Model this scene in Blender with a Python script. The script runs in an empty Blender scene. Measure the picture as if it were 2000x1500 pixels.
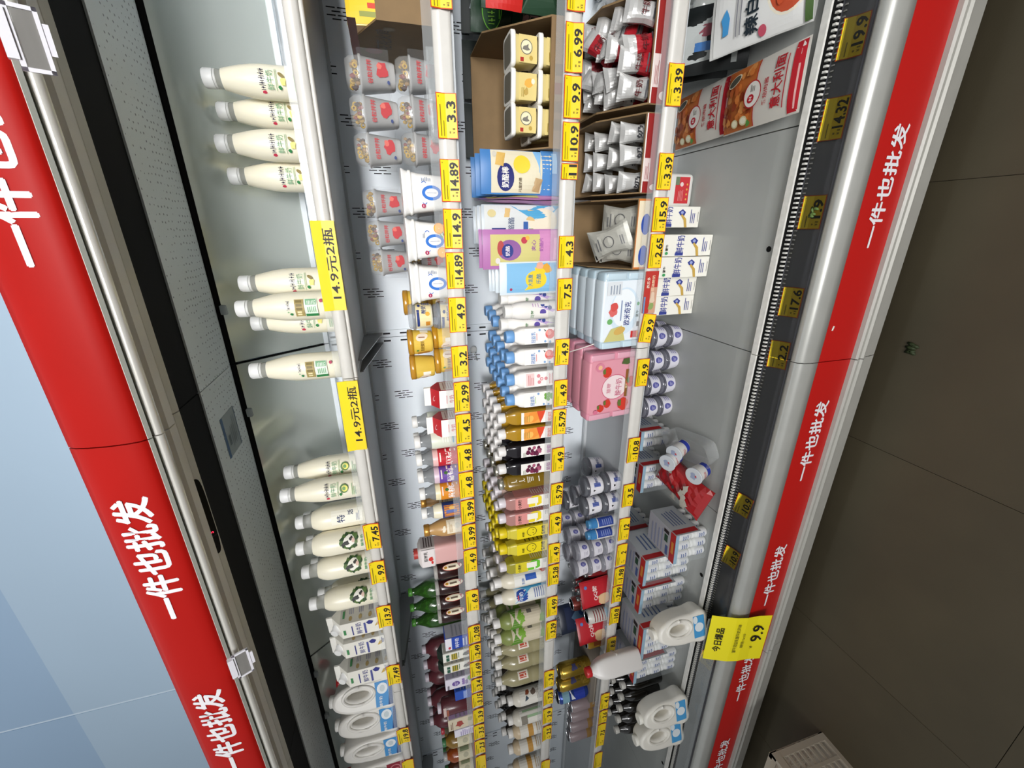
import bpy, bmesh, math, random
from mathutils import Vector, Matrix
random.seed(11)
S = bpy.context.scene
COL = S.collection
PI = math.pi
# ------------------------------------------------------------------ camera
ROWS = ((-0.00461393, -0.27322664, -0.96193862),   # image right, in world axes
        (-0.93499112, -0.33997153, 0.10104934),    # image down
        (-0.35464112, 0.89987030, -0.25389587))    # forward
CAMZ = 1.5
FPX = 800.29                                        # focal length in px for a 2000 px wide frame
cd = bpy.data.cameras.new('camera')
cd.sensor_fit = 'HORIZONTAL'; cd.sensor_width = 36.0; cd.lens = 36.0 * FPX / 2000.0
cd.clip_start = 0.02; cd.clip_end = 60
cam = bpy.data.objects.new('camera', cd); COL.objects.link(cam)
r, d, w = ROWS
cam.matrix_world = Matrix(((r[0], -d[0], -w[0], 0), (r[1], -d[1], -w[1], 0), (r[2], -d[2], -w[2], CAMZ), (0, 0, 0, 1)))
S.camera = cam

def at(px, py, Y):
    """world point seen at a photo pixel, on the vertical plane at depth Y"""
    v = (px - 1000, py - 750, FPX)
    dd = [sum(ROWS[k][i] * v[k] for k in range(3)) for i in range(3)]
    t = Y / dd[1]
    return Vector((dd[0] * t, Y, dd[2] * t + CAMZ))

def atz(px, py, z):
    v = (px - 1000, py - 750, FPX)
    dd = [sum(ROWS[k][i] * v[k] for k in range(3)) for i in range(3)]
    t = (z - CAMZ) / dd[2]
    return Vector((dd[0] * t, dd[1] * t, z))

# ------------------------------------------------------------------ world, lights, exposure
wd = bpy.data.worlds.new('World'); S.world = wd; wd.use_nodes = True
bg = wd.node_tree.nodes['Background']; bg.inputs[0].default_value = (0.93, 0.97, 1.0, 1); bg.inputs[1].default_value = 0.36
def area(name, loc, target, sx, sy, power, col=(1, 1, 1), spread=PI):
    l = bpy.data.lights.new(name, 'AREA'); l.shape = 'RECTANGLE'; l.size = sx; l.size_y = sy
    l.energy = power; l.color = col; l.spread = spread
    o = bpy.data.objects.new(name, l); COL.objects.link(o); o.location = loc
    o.rotation_euler = (Vector(target) - Vector(loc)).to_track_quat('-Z', 'Y').to_euler()
    return o
area('ceiling_light_aisle', (.3, -.6, 3.3), (.2, .9, .8), 2.2, .4, 5, (1.0, .975, .93))
area('ceiling_light_row_two', (.7, -2.6, 3.3), (.3, 1.3, 1.3), 2.6, .5, 22, (1.0, .98, .95))
area('ceiling_light_row_three', (1.0, -4.6, 3.2), (.45, 1.3, 1.4), 3.0, .8, 17, (1.0, .99, .98), .85)
area('ceiling_light_row_four', (1.2, -8.0, 3.1), (.45, 1.3, 1.5), 4.0, 1.0, 26, (.99, .99, 1.0), .55)
area('wall_fill_light', (-1.2, .55, 4.2), (-1.2, 1.7, 2.9), 3.5, .3, 11, (.80, .90, 1.0))  # added bluish fill to brighten the upper wall, not a shop fixture
S.view_settings.view_transform = 'Standard'
S.view_settings.look = 'None'
S.view_settings.exposure = -0.02
S.view_settings.gamma = 1.0
S.view_settings.use_curve_mapping = False

# ------------------------------------------------------------------ materials
MATS = {}
def lin(h):
    h = h.lstrip('#'); c = [int(h[i:i + 2], 16) / 255 for i in (0, 2, 4)]
    return tuple((x / 12.92 if x <= .04045 else ((x + .055) / 1.055) ** 2.4) for x in c)
def mat(hexc, rough=.45, metal=0.0, alpha=1.0, emit=0.0, noise=0.0, nscale=40, bump=0.0, bscale=60, trans=0.0, spec=.5, sss=0.0, coat=0.0, name=None):
    key = (hexc, rough, metal, alpha, emit, noise, nscale, bump, bscale, trans, spec, sss, coat)
    if key in MATS: return MATS[key]
    m = bpy.data.materials.new(name or 'mat_' + hexc.lstrip('#')); m.use_nodes = True
    nt = m.node_tree; b = nt.nodes['Principled BSDF']
    c = lin(hexc) + (1,)
    b.inputs['Base Color'].default_value = c; b.inputs['Roughness'].default_value = rough
    b.inputs['Metallic'].default_value = metal; b.inputs['Alpha'].default_value = alpha
    b.inputs['Specular IOR Level'].default_value = spec
    if trans: b.inputs['Transmission Weight'].default_value = trans
    if coat: b.inputs['Coat Weight'].default_value = coat
    if sss:
        b.inputs['Subsurface Weight'].default_value = sss; b.inputs['Subsurface Radius'].default_value = (.02, .02, .015)
    if emit:
        b.inputs['Emission Color'].default_value = c; b.inputs['Emission Strength'].default_value = emit
    if noise or bump:
        tc = nt.nodes.new('ShaderNodeTexCoord')
    if noise:
        n = nt.nodes.new('ShaderNodeTexNoise'); n.inputs['Scale'].default_value = nscale; n.inputs['Detail'].default_value = 4
        nt.links.new(tc.outputs['Object'], n.inputs['Vector'])
        mr = nt.nodes.new('ShaderNodeMapRange'); mr.inputs['From Min'].default_value = .3; mr.inputs['From Max'].default_value = .7
        mr.inputs['To Min'].default_value = 1 - noise; mr.inputs['To Max'].default_value = 1 + noise * .5
        nt.links.new(n.outputs['Fac'], mr.inputs['Value'])
        mx = nt.nodes.new('ShaderNodeVectorMath'); mx.operation = 'SCALE'
        mx.inputs[0].default_value = c[:3]; nt.links.new(mr.outputs['Result'], mx.inputs['Scale'])
        nt.links.new(mx.outputs['Vector'], b.inputs['Base Color'])
    if bump:
        n2 = nt.nodes.new('ShaderNodeTexNoise'); n2.inputs['Scale'].default_value = bscale; n2.inputs['Detail'].default_value = 3
        nt.links.new(tc.outputs['Object'], n2.inputs['Vector'])
        bp = nt.nodes.new('ShaderNodeBump'); bp.inputs['Strength'].default_value = bump; bp.inputs['Distance'].default_value = .003
        nt.links.new(n2.outputs['Fac'], bp.inputs['Height']); nt.links.new(bp.outputs['Normal'], b.inputs['Normal'])
    MATS[key] = m
    return m
def ink(h): return mat(h, .5, spec=.3)
def clear(h='eef4f4', a=.22, rough=.08): return mat(h, rough, alpha=a, spec=.6)
WHITE = 'f4f2ea'

# ------------------------------------------------------------------ mesh building
class MB:
    def __init__(s): s.v = []; s.f = []; s.m = []; s.s = []; s.mats = []
    def mi(s, m):
        if m not in s.mats: s.mats.append(m)
        return s.mats.index(m)
    def add(s, vs, fs, m, smooth=False, xf=None):
        o = len(s.v); k = s.mi(m)
        s.v += [tuple(xf @ Vector(v)) if xf else tuple(v) for v in vs]
        for f in fs: s.f.append([o + i for i in f]); s.m.append(k); s.s.append(smooth)
        return s
    def box(s, x0, x1, y0, y1, z0, z1, m, xf=None):
        vs = [(x, y, z) for z in (z0, z1) for y in (y0, y1) for x in (x0, x1)]
        return s.add(vs, [(0, 2, 3, 1), (4, 5, 7, 6), (0, 1, 5, 4), (2, 6, 7, 3), (0, 4, 6, 2), (1, 3, 7, 5)], m, False, xf)
    def rbox(s, w, d, h, r, m, seg=2, xf=None, z0=0.0):
        bm = bmesh.new(); bmesh.ops.create_cube(bm, size=1)
        for v in bm.verts: v.co = Vector((v.co.x * w, v.co.y * d, v.co.z * h + h / 2 + z0))
        bmesh.ops.bevel(bm, geom=bm.edges[:], offset=r, segments=seg, profile=.5, affect='EDGES')
        bm.verts.index_update()
        s.add([v.co[:] for v in bm.verts], [[v.index for v in f.verts] for f in bm.faces], m, True, xf); bm.free(); return s
    def loft(s, secs, m, seg=24, caps=(True, True), xf=None, smooth=True):
        """secs: (z, rx, ry, exponent[, cx, cy])"""
        vs = []; fs = []
        for sc in secs:
            z, rx, ry = sc[:3]; e = sc[3] if len(sc) > 3 else 2; cx = sc[4] if len(sc) > 4 else 0; cy = sc[5] if len(sc) > 5 else 0
            for i in range(seg):
                a = 2 * PI * (i + .5) / seg; c, sn = math.cos(a), math.sin(a)
                vs.append((cx + rx * math.copysign(abs(c) ** (2 / e), c), cy + ry * math.copysign(abs(sn) ** (2 / e), sn), z))
        for j in range(len(secs) - 1):
            for i in range(seg):
                k = (i + 1) % seg
                fs.append((j * seg + i, j * seg + k, (j + 1) * seg + k, (j + 1) * seg + i))
        s.add(vs, fs, m, smooth, xf)
        if caps[0]: s.add(vs[:seg], [tuple(range(seg - 1, -1, -1))], m, False, xf)
        if caps[1]: s.add(vs[-seg:], [tuple(range(seg))], m, False, xf)
        return s
    def lathe(s, prof, m, seg=24, caps=(True, True), xf=None):
        return s.loft([(z, r, r, 2) for z, r in prof], m, seg, caps, xf)
    def ext(s, prof, x0, x1, m, smooth=False, closed=True, caps=True):
        """extrude a (y,z) profile along x"""
        n = len(prof); vs = [(x0, y, z) for y, z in prof] + [(x1, y, z) for y, z in prof]
        fs = [(i, (i + 1) % n, n + (i + 1) % n, n + i) for i in range(n if closed else n - 1)]
        s.add(vs, fs, m, smooth)
        if closed and caps: s.add(vs, [tuple(range(n - 1, -1, -1)), tuple(range(n, 2 * n))], m)
        return s
    def tube(s, pts, r, m, seg=8):
        vs = []; fs = []; n = len(pts); P = [Vector(p) for p in pts]
        for i, p in enumerate(P):
            t = (P[min(i + 1, n - 1)] - P[max(i - 1, 0)]).normalized()
            u = t.cross(Vector((0, 0, 1)));
            if u.length < 1e-3: u = t.cross(Vector((0, 1, 0)))
            u.normalize(); q = t.cross(u)
            for k in range(seg):
                a = 2 * PI * k / seg; vs.append(tuple(p + r * (math.cos(a) * u + math.sin(a) * q)))
        for i in range(n - 1):
            for k in range(seg):
                l = (k + 1) % seg; fs.append((i * seg + k, i * seg + l, (i + 1) * seg + l, (i + 1) * seg + k))
        fs += [tuple(range(seg)), tuple((n - 1) * seg + k for k in range(seg - 1, -1, -1))]
        return s.add(vs, fs, m, True)
    def mesh(s, name):
        me = bpy.data.meshes.new(name); me.from_pydata(s.v, [], s.f)
        for m in s.mats: me.materials.append(m)
        me.polygons.foreach_set('material_index', s.m); me.polygons.foreach_set('use_smooth', s.s); me.update()
        return me
    def build(s, name, parent=None):
        return link(name, s.mesh(name), parent)
def link(name, me, parent=None):
    o = bpy.data.objects.new(name, me); COL.objects.link(o)
    if parent is not None: o.parent = parent
    return o
def tag(o, label=None, cat=None, group=None, kind=None):
    if label: o['label'] = label
    if cat: o['category'] = cat
    if group: o['group'] = group
    if kind: o['kind'] = kind
    return o
def thing(name, label, cat, loc=(0, 0, 0), rz=0, group=None):
    o = bpy.data.objects.new(name, None); COL.objects.link(o); o.empty_display_size = .02
    o.location = loc; o.rotation_euler = (0, 0, rz)
    return tag(o, label, cat, group)
def copy_tree(o, parent=None):
    kids = list(o.children); c = o.copy(); COL.objects.link(c); c.parent = parent
    if parent is not None: c.matrix_parent_inverse = o.matrix_parent_inverse
    for k in kids: copy_tree(k, c)
    return c
PROTO = {}
def spawn(key, maker, loc, label=None, group=None, rot=(0, 0, 0), scale=None):
    """first use moves the prototype itself, later uses copy it with its parts"""
    if key not in PROTO: o = PROTO[key] = maker()
    else: o = copy_tree(PROTO[key])
    o.location = loc; o.rotation_euler = rot
    if scale: o.scale = scale
    if label: o['label'] = label
    if group: o['group'] = group
    elif 'group' in o: del o['group']
    return o

# ------------------------------------------------------------------ flat print
TXT = {}
def textmesh(t, bold=0.0, res=2):
    k = (t, bold, res)
    if k not in TXT:
        c = bpy.data.curves.new('t', 'FONT'); c.body = t; c.size = 1; c.resolution_u = res; c.offset = bold
        o = bpy.data.objects.new('t', c); me = bpy.data.meshes.new_from_object(o)
        vs = [(v.co.x, v.co.y) for v in me.vertices]; fs = [tuple(p.vertices) for p in me.polygons]
        xs = [v[0] for v in vs] or [0]; ys = [v[1] for v in vs] or [0]
        TXT[k] = (vs, fs, min(xs), max(xs), min(ys), max(ys))
        bpy.data.objects.remove(o); bpy.data.curves.remove(c); bpy.data.meshes.remove(me)
    return TXT[k]
class Print:
    """flat shapes in label space (u right, v up), later mapped on a surface"""
    def __init__(s): s.items = []; s.n = 0
    def _a(s, vs, fs, m): s.n += 1; s.items.append((vs, fs, m, s.n)); return s
    def rect(s, u0, v0, u1, v1, m, nu=1, sk=0):
        s.n += 1; s.items.append(('R', (u0, v0, u1, v1, nu, sk), m, s.n)); return s
    def grid(s, it, g):
        """turn stored rects and discs into faces, cut finer where the surface is curved"""
        k, a, m, n = it
        if k == 'R':
            u0, v0, u1, v1, nu, sk = a; nv = 1
            if g: nu = max(nu, math.ceil(abs(u1 - u0) / g)); nv = max(1, math.ceil(abs(v1 - v0) / g))
            vs = [(u0 + (u1 - u0) * i / nu + sk * j / nv, v0 + (v1 - v0) * j / nv) for j in range(nv + 1) for i in range(nu + 1)]
            return vs, [(j * (nu + 1) + i, j * (nu + 1) + i + 1, (j + 1) * (nu + 1) + i + 1, (j + 1) * (nu + 1) + i) for j in range(nv) for i in range(nu)]
        pts = a; c = len(pts); cu = sum(p[0] for p in pts) / c; cv = sum(p[1] for p in pts) / c
        rr = max(math.hypot(p[0] - cu, p[1] - cv) for p in pts); nr = max(1, math.ceil(rr / g)) if g else 1
        if nr == 1 and not g: return pts, [tuple(range(c))]
        vs = [(cu, cv)]; fs = []
        for q in range(1, nr + 1): vs += [(cu + (p[0] - cu) * q / nr, cv + (p[1] - cv) * q / nr) for p in pts]
        for i in range(c):
            l = (i + 1) % c; fs.append((0, 1 + i, 1 + l))
            for q in range(nr - 1): o = 1 + q * c; fs.append((o + i, o + c + i, o + c + l, o + l))
        return vs, fs
    def ell(s, cu, cv, ru, rv, m, n=16, rot=0):
        ca, sa = math.cos(rot), math.sin(rot); vs = []
        for i in range(n):
            a = 2 * PI * i / n; x, y = ru * math.cos(a), rv * math.sin(a); vs.append((cu + x * ca - y * sa, cv + x * sa + y * ca))
        s.n += 1; s.items.append(('D', vs, m, s.n)); return s
    def ring(s, cu, cv, ru, rv, t, m, n=24):
        vs = []; fs = []
        for i in range(n):
            a = 2 * PI * i / n; c, q = math.cos(a), math.sin(a)
            vs += [(cu + ru * c, cv + rv * q), (cu + (ru - t) * c, cv + (rv - t) * q)]
        for i in range(n): k = (i + 1) % n; fs.append((2 * i, 2 * k, 2 * k + 1, 2 * i + 1))
        return s._a(vs, fs, m)
    def poly(s, pts, m): s.n += 1; s.items.append(('D', list(pts), m, s.n)); return s
    def blob(s, cu, cv, ru, rv, m, n=12, jit=.25, seed=0):
        rg = random.Random(seed * 7 + n); vs = []
        for i in range(n):
            a = 2 * PI * i / n; k = 1 + rg.uniform(-jit, jit); vs.append((cu + ru * k * math.cos(a), cv + rv * k * math.sin(a)))
        s.n += 1; s.items.append(('D', vs, m, s.n)); return s
    def txt(s, t, u, v, h, m, bold=0.02, rot=0, wid=None, res=2):
        """text centred on (u,v), h = glyph height"""
        cjk = any(ord(c) > 0x2e80 for c in t); extra = 0
        if cjk and bold > .012: extra = bold * h * .55; bold = .006      # thicken dense glyphs by overprinting
        vs, fs, x0, x1, y0, y1 = textmesh(t, bold, res)
        if not fs: return s
        k = h / max(y1 - y0, 1e-6); kx = k if wid is None else wid / max(x1 - x0, 1e-6); ca, sa = math.cos(rot), math.sin(rot); cx, cy = (x0 + x1) / 2, (y0 + y1) / 2
        out = []
        for x, y in vs:
            a, b = (x - cx) * kx, (y - cy) * k; out.append((u + a * ca - b * sa, v + a * sa + b * ca))
        s._a(out, fs, m)
        if extra:
            for i, (du, dv) in enumerate(((-1, 0), (1, 0), (0, -1), (0, 1)) if h > .03 else ((-.9, .4), (.9, -.4))):
                s.items.append(([(a + du * extra, b + dv * extra) for a, b in out], fs, m, s.n + .6 * (i + 1)))
            s.n += 3
        return s
    def lines(s, u0, v0, u1, v1, n, m, th=.45, seed=0):
        """n lines of fine print too small to read"""
        rg = random.Random(seed); dv = (v1 - v0) / n
        for i in range(n):
            e = u1 - (u1 - u0) * rg.uniform(0, .3); s.rect(u0, v0 + dv * i, e, v0 + dv * (i + th), m)
        return s
    def build(s, name, parent, fn, lay=.00018, g=None):
        b = MB(); s.into(b, fn, lay, g); return b.build(name, parent)
    def into(s, b, fn, lay=.00018, g=None):
        if g is None: g = getattr(fn, 'grid', 0)
        for it in s.items:
            vs, fs = s.grid(it, g) if it[0] in ('R', 'D') else it[:2]
            b.add([fn(u, v, .0003 + lay * it[3]) for u, v in vs], fs, it[2])
        return b
def curved(fn, g): fn.grid = g; return fn
def flat(y): return lambda u, v, o: (u, y - o, v)
def side(x, sgn=1): return lambda u, v, o: (x + sgn * o, sgn * u, v)
def cyl(r, z0=0): return curved(lambda u, v, o: ((r + o) * math.sin(u / r), -(r + o) * math.cos(u / r), v + z0), max(.008, r * .3))
def top(z): return lambda u, v, o: (u, v, z + o)
# ------------------------------------------------------------------ the room
def struct(name, b, parent=None, label=None):
    o = b.build(name, parent)
    if parent is None: o['kind'] = 'structure'
    if label: o['label'] = label
    return o
m_floor = mat('514937', .55, noise=.16, nscale=3, bump=.05, bscale=200)
m_grout = mat('463f31', .8)
b = MB(); b.box(-9, 7, -11, 2.2, -.10, -.006, m_grout)
floor = struct('floor', b, label='dark brown-grey tiled shop floor')
me_t = None
tx0, ty0, TS = .118 - .81 * 8, .30 - .81 * 4, .81
for i in range(12):
    for j in range(6):
        if me_t is None:
            bb = MB(); bb.box(.0008, TS - .0008, .0008, TS - .0008, -.006, 0, m_floor); me_t = bb.mesh('floor_tile')
        o = link('floor_tile', me_t, floor); o.location = (tx0 + TS * i, ty0 + TS * j, 0)
m_blue = mat('afc4d6', .55, noise=.03, nscale=1.2); m_blue2 = mat('9db6cf', .55, noise=.03, nscale=1.2)
b = MB(); b.box(-9, 5, 1.703, 1.84, 0, 4.4, mat('d3e0ea', .6))
wall = struct('wall_back', b, label='pale blue wall behind the chiller')
ZJ = 3.085
for i in range(4):
    x0 = -8.56 + 3.26 * i
    for z0, z1, n in ((2.0, ZJ, 0), (ZJ, 4.38, 1)):
        bb = MB(); bb.box(max(x0, -9), min(x0 + 3.26, 5) - .012, 1.70, 1.703, z0, z1, m_blue if n == 0 else m_blue2)
        struct('wall_panel', bb, wall)

# ------------------------------------------------------------------ the chiller
m_back = mat('e3e9ee', .36, noise=.05, nscale=5, bump=.03, bscale=15)
m_grey = mat('a9aaa6', .4, noise=.06, nscale=12)
m_pan = mat('a8aaa6', .42, noise=.08, nscale=5)
m_rail = mat('cdcac3', .35, noise=.04, nscale=30)
m_trim = mat('b4b4ae', .3, metal=.35, noise=.05, nscale=14)
m_dark = mat('14130f', .6)
m_black = mat('060605', .8, spec=.2)
m_trough = mat('76767c', .5)
m_red = mat('a81610', .45, spec=.12, noise=.05, nscale=6)
m_redb = mat('b81410', .4)
m_mirror = mat('eaf0ea', .11, metal=.6, noise=.03, nscale=4, spec=.9)
m_sign = ink('e8e4e6')
m_slot = mat('101014', .8)
m_shelf = mat('bcc0c2', .4)
m_clear = mat('d4d9da', .1, alpha=.15, spec=.5)
def mat_perf():
    m = bpy.data.materials.new('perforated_plate'); m.use_nodes = True; nt = m.node_tree; p = nt.nodes['Principled BSDF']
    tc = nt.nodes.new('ShaderNodeTexCoord'); mp = nt.nodes.new('ShaderNodeMapping'); mp.inputs['Scale'].default_value = (62, 62, 62)
    vo = nt.nodes.new('ShaderNodeTexVoronoi'); vo.inputs['Randomness'].default_value = .25; vo.inputs['Scale'].default_value = 1.0
    nt.links.new(tc.outputs['Object'], mp.inputs['Vector']); nt.links.new(mp.outputs['Vector'], vo.inputs['Vector'])
    cr = nt.nodes.new('ShaderNodeValToRGB'); cr.color_ramp.elements[0].position = .13; cr.color_ramp.elements[1].position = .17
    cr.color_ramp.elements[0].color = lin('85898b') + (1,); cr.color_ramp.elements[1].color = lin('e2e7e7') + (1,)
    nt.links.new(vo.outputs['Distance'], cr.inputs['Fac']); nt.links.new(cr.outputs['Color'], p.inputs['Base Color'])
    p.inputs['Roughness'].default_value = .45
    return m
m_perf = mat_perf()
SH = {1: dict(y=1.115, zb=1.617, zt=1.657, s=1.642), 2: dict(y=1.120, zb=1.321, zt=1.362, s=1.336),
      3: dict(y=1.145, zb=.999, zt=1.040, s=1.014), 4: dict(y=1.150, zb=.703, zt=.744, s=.716)}
YB = 1.552
XE = [.877, -.373, -1.623, -2.873, -4.123]
LBL = ['open dairy chiller bay nearest the camera with cardboard boxes on its shelves',
       'open dairy chiller bay in the middle with juice bottles and yogurt cups',
       'open dairy chiller bay further off with the yellow special offer card in front',
       'open dairy chiller bay at the far dim end']
slot_me = None
for mi_ in range(4):
    x1, x0 = XE[mi_], XE[mi_ + 1]; g = .0012; xa, xb = x0 + g, x1 - g
    T = thing('open_chiller', LBL[mi_], 'chiller', ((x0 + x1) / 2, 0, 0), 0, 'chiller bays in one line')
    T.location = ((x0 + x1) / 2, 1.2, 0)
    def P(name, b, par=None):
        o = b.build(name, par or T); o.matrix_parent_inverse = Matrix.Translation((-(x0 + x1) / 2, -1.2, 0)) if par is None else Matrix.Identity(4)
        return o
    b = MB(); b.box(xa, xb, YB, YB + .12, .38, 1.80, m_back); back = P('back_panel', b)
    b = MB(); b.box(xa, xb, YB + .005, YB + .13, 0.0, .38, m_grey); P('rear_base', b)
    # uprights with bracket slots at both ends of the bay
    for xx, sg in ((x1, -1), (x0, 1)):
        b = MB(); a0, a1 = sorted((xx + sg * .001, xx + sg * .026)); b.box(a0, a1, YB - .006, YB, .42, 1.77, m_back)
        up = P('upright_post', b)
        c = (a0 + a1) / 2; bb = MB()
        for k in range(22): bb.box(c - .003, c + .003, YB - .0066, YB - .0058, .45 + k * .06, .475 + k * .06, m_slot)
        P('bracket_slots', bb, up)['kind'] = 'stuff'
    # vent slot clusters
    kx = -.869 + .1315 * math.ceil((x0 + .06 + .869) / .1315)
    while kx < x1 - .05:
        k = round((kx + .869) / .1315)
        for z in ([1.628, 1.50, 1.185, .80] if k % 2 == 0 else [1.567, 1.225, .80]):
            if slot_me is None:
                bb = MB()
                for rI in range(4):
                    for cI in range(2):
                        zz = -.03 + cI * .030 + (rI % 2) * .014; xx = (rI - 1.5) * .009
                        bb.box(xx - .0014, xx + .0014, -.0007, .0, zz, zz + .024, m_slot)
                slot_me = bb.mesh('vent_slots')
            o = link('vent_slots', slot_me, back); o['kind'] = 'stuff'; o.location = (kx, YB, z); o.matrix_parent_inverse = Matrix.Identity(4)
        kx += .1315
    # sloped mirror panel behind the top shelf
    b = MB(); b.ext([(1.347, 1.976), (1.512, 1.752), (1.516, 1.756), (1.352, 1.98)], xa + .003, xb - .003, m_mirror); P('mirror_panel', b)
    b = MB(); b.ext([(1.352, 1.979), (1.517, 1.755), (1.520, 1.758), (1.356, 1.982)], xa, xb, m_black); P('mirror_backing', b)
    b = MB(); b.ext([(1.510, 1.752), (1.513, 1.738), (YB, 1.738), (YB, 1.76)], xa, xb, m_back); P('mirror_ledge', b)
    # canopy
    b = MB(); b.box(xa, xb, .885, YB + .12, 2.04, 2.09, m_grey); P('canopy_roof', b)
    pr = [(.858, 1.979), (.850, 1.990), (.846, 2.01), (.845, 2.04), (.848, 2.07), (.853, 2.09), (.860, 2.104), (.90, 2.108), (.90, 1.98)]
    b = MB(); b.ext(pr, xa, xb, m_red, True); fas = P('red_fascia', b)
    for px_, w_ in ((-.029 + .135, 0), (-.781 + .135, 0), (-1.344 + .135, 0), (-1.908 + .135, 0), (-2.46 + .135, 0)):
        if x0 < px_ <= x1:
            pp = Print(); pp.txt('一件也批发', px_, 2.041, .064, m_sign, .05, wid=.315, res=3); pp.build('fascia_lettering', T, lambda u, v, o: (u, .8446 + 2.6 * (v - 2.035) ** 2 - o, v)).matrix_parent_inverse = Matrix.Translation((-(x0 + x1) / 2, -1.2, 0))
    b = MB(); b.ext([(.856, 1.979), (.863, 1.975), (.868, 1.979), (.875, 1.979), (.880, 1.973), (.9, 1.973), (.9, 1.982), (.858, 1.982)], xa, xb, mat('c6c9c0', .4)); P('grooved_rail', b)
    b = MB(); b.ext([(.869, 1.976), (.874, 1.966), (.882, 1.963), (.887, 1.968), (.886, 1.976)], xa, xb, mat('e4e2da', .25, metal=.3), True); P('blind_rail', b)
    b = MB(); b.ext([(.887, 1.970), (.900, 1.963), (.925, 1.963), (.93, 1.99), (.89, 1.99)], xa, xb, mat('d2cec6', .45)); P('blind_cover', b)
    b = MB(); b.ext([(.93, 1.990), (.963, 1.993), (.978, 1.9885), (.9785, 1.988), (.995, 1.983), (.995, 2.04), (.93, 2.04)], xa, xb, mat('d8d5cb', .45)); P('inner_lip', b)
    b = MB(); b.box(xa, xb, .9955, 1.1065, 1.987, 2.04, m_black)
    P('air_outlet_grille', b)['kind'] = 'stuff'
    b = MB(); b.ext([(1.107, 2.04), (1.107, 1.983), (1.322, 1.986), (1.340, 1.990), (1.340, 2.04)], xa, xb, m_perf); P('perforated_plate', b)
    b = MB(); b.ext([(1.3405, 2.03), (1.3405, 1.986), (1.350, 1.972), (1.356, 1.977), (1.352, 2.03)], xa, xb, m_black); P('black_seal', b)
    # shelves
    for n, q in SH.items():
        y, zb, zt, s = q['y'], q['zb'], q['zt'], q['s']
        b = MB(); b.box(xa, xb, y + .004, YB - .012, s - .022, s, m_shelf); b.box(xa, xb, YB - .03, YB - .012, s - .03, s + .012, m_shelf)
        sh = P('shelf', b)
        b = MB()
        if n == 1:
            b.ext([(y, zt), (y - .006, zt - .006), (y - .008, zt - .026), (y - .002, zt - .03), (y + .004, zt - .03), (y + .004, zt)], xa, xb, m_rail, True)
            b.ext([(y + .004, zb + .011), (y - .001, zb + .009), (y - .002, zb + .003), (y + .004, zb), (y + .01, zb + .003)], xa, xb, m_rail, True)
        else:
            b.ext([(y + .002, zt), (y - .004, zt - .002), (y - .007, zt - .018), (y - .004, zt - .034), (y - .005, zb), (y + .004, zb), (y + .004, zt)], xa, xb, m_rail, True)
        o = P('price_rail', b, sh)
        b = MB(); b.box(xa, xb, y + .0005, y + .002, zt - .004, zt + (.022 if n > 1 else .016), m_clear); P('clear_riser', b, sh)
        for xx in (x0 + .018, x1 - .018):
            b = MB(); b.ext([(YB - .012, s - .02), (YB - .012, s - .085), (YB - .03, s - .085), (y + .1, s - .032), (y + .1, s - .02)], xx - .0015, xx + .0015, mat('9a9c9c', .35, metal=.5)); P('bracket', b, sh)
    # base: two pan plates, comb grille, trough, bumper
    for k in range(2):
        a0 = x0 + .625 * k + .0015; a1 = x0 + .625 * (k + 1) - .0015
        b = MB(); b.ext([(.9905, .421), (1.06, .424), (1.50, .424), (YB - .008, .432), (YB - .008, .40), (.9905, .405)], a0, a1, m_pan); P('base_pan', b)
    b = MB(); b.lathe([(-.003, .0085), (.0004, .0085)], m_black, 20, xf=Matrix.Translation(((x0 + x1) / 2 - .31 if False else x0 + .3125, 1.018, .4222))); P('drain_hole', b)
    b = MB(); b.box(xa, xb, .971, .990, .414, .436, mat('e6e4dd', .5, noise=.10, nscale=60)); b.box(xa, xb, .9695, .9715, .402, .430, m_black); gs = P('grille_strip', b)
    b = MB(); n = int((xb - xa) / .0118)
    for k in range(n):
        xx = xa + (k + .5) * (xb - xa) / n; b.box(xx - .0024, xx + .0024, .9605, .9715, .413, .422, mat('dcdad3', .5)); b.box(xx - .0016, xx + .0016, .952, .9605, .404, .409, mat('6f6e6a', .5))
    o = P('grille_comb', b, gs); o['kind'] = 'stuff'
    b = MB(); b.ext([(.972, .404), (.957, .400), (.900, .372), (.895, .36), (.972, .34)], xa, xb, m_trough); P('air_return_trough', b)
    b = MB(); b.ext([(.9595, .4085), (.9600, .4095), (.8995, .3905), (.8990, .3895)], xa, xb, mat('20211c', .12, alpha=.42, spec=.6)); P('tinted_cover', b)
    b = MB(); b.ext([(.902, .366), (.899, .382), (.890, .388), (.874, .384), (.864, .368), (.860, .345), (.859, .322), (.90, .322), (.905, .35)], xa, xb, m_trim, True); P('bumper_rail', b)
    b = MB(); b.box(xa, xb, .861, .90, .190, .322, m_redb); P('red_base_band', b)
    for px_ in (.092, -.6485, -1.21, -1.763, -2.32):
        if x0 < px_ <= x1:
            pp = Print(); pp.txt('一件也批发', px_, .256, .048, m_sign, .04, wid=.290, res=3); pp.build('base_lettering', T, flat(.8602)).matrix_parent_inverse = Matrix.Translation((-(x0 + x1) / 2, -1.2, 0))
    b = MB(); b.ext([(.861, .192), (.850, .190), (.846, .184), (.852, .176), (.853, .165), (.848, .160), (.850, .152), (.862, .14), (.872, .082), (.90, .082), (.90, .192)], xa, xb, mat('b0aea6', .4, metal=.1, noise=.05, nscale=20)); P('lower_rail', b)
    b = MB(); b.box(xa, xb, .95, 1.0, 0, .34, mat('1c1b18', .8)); P('kick_plate', b)
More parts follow.
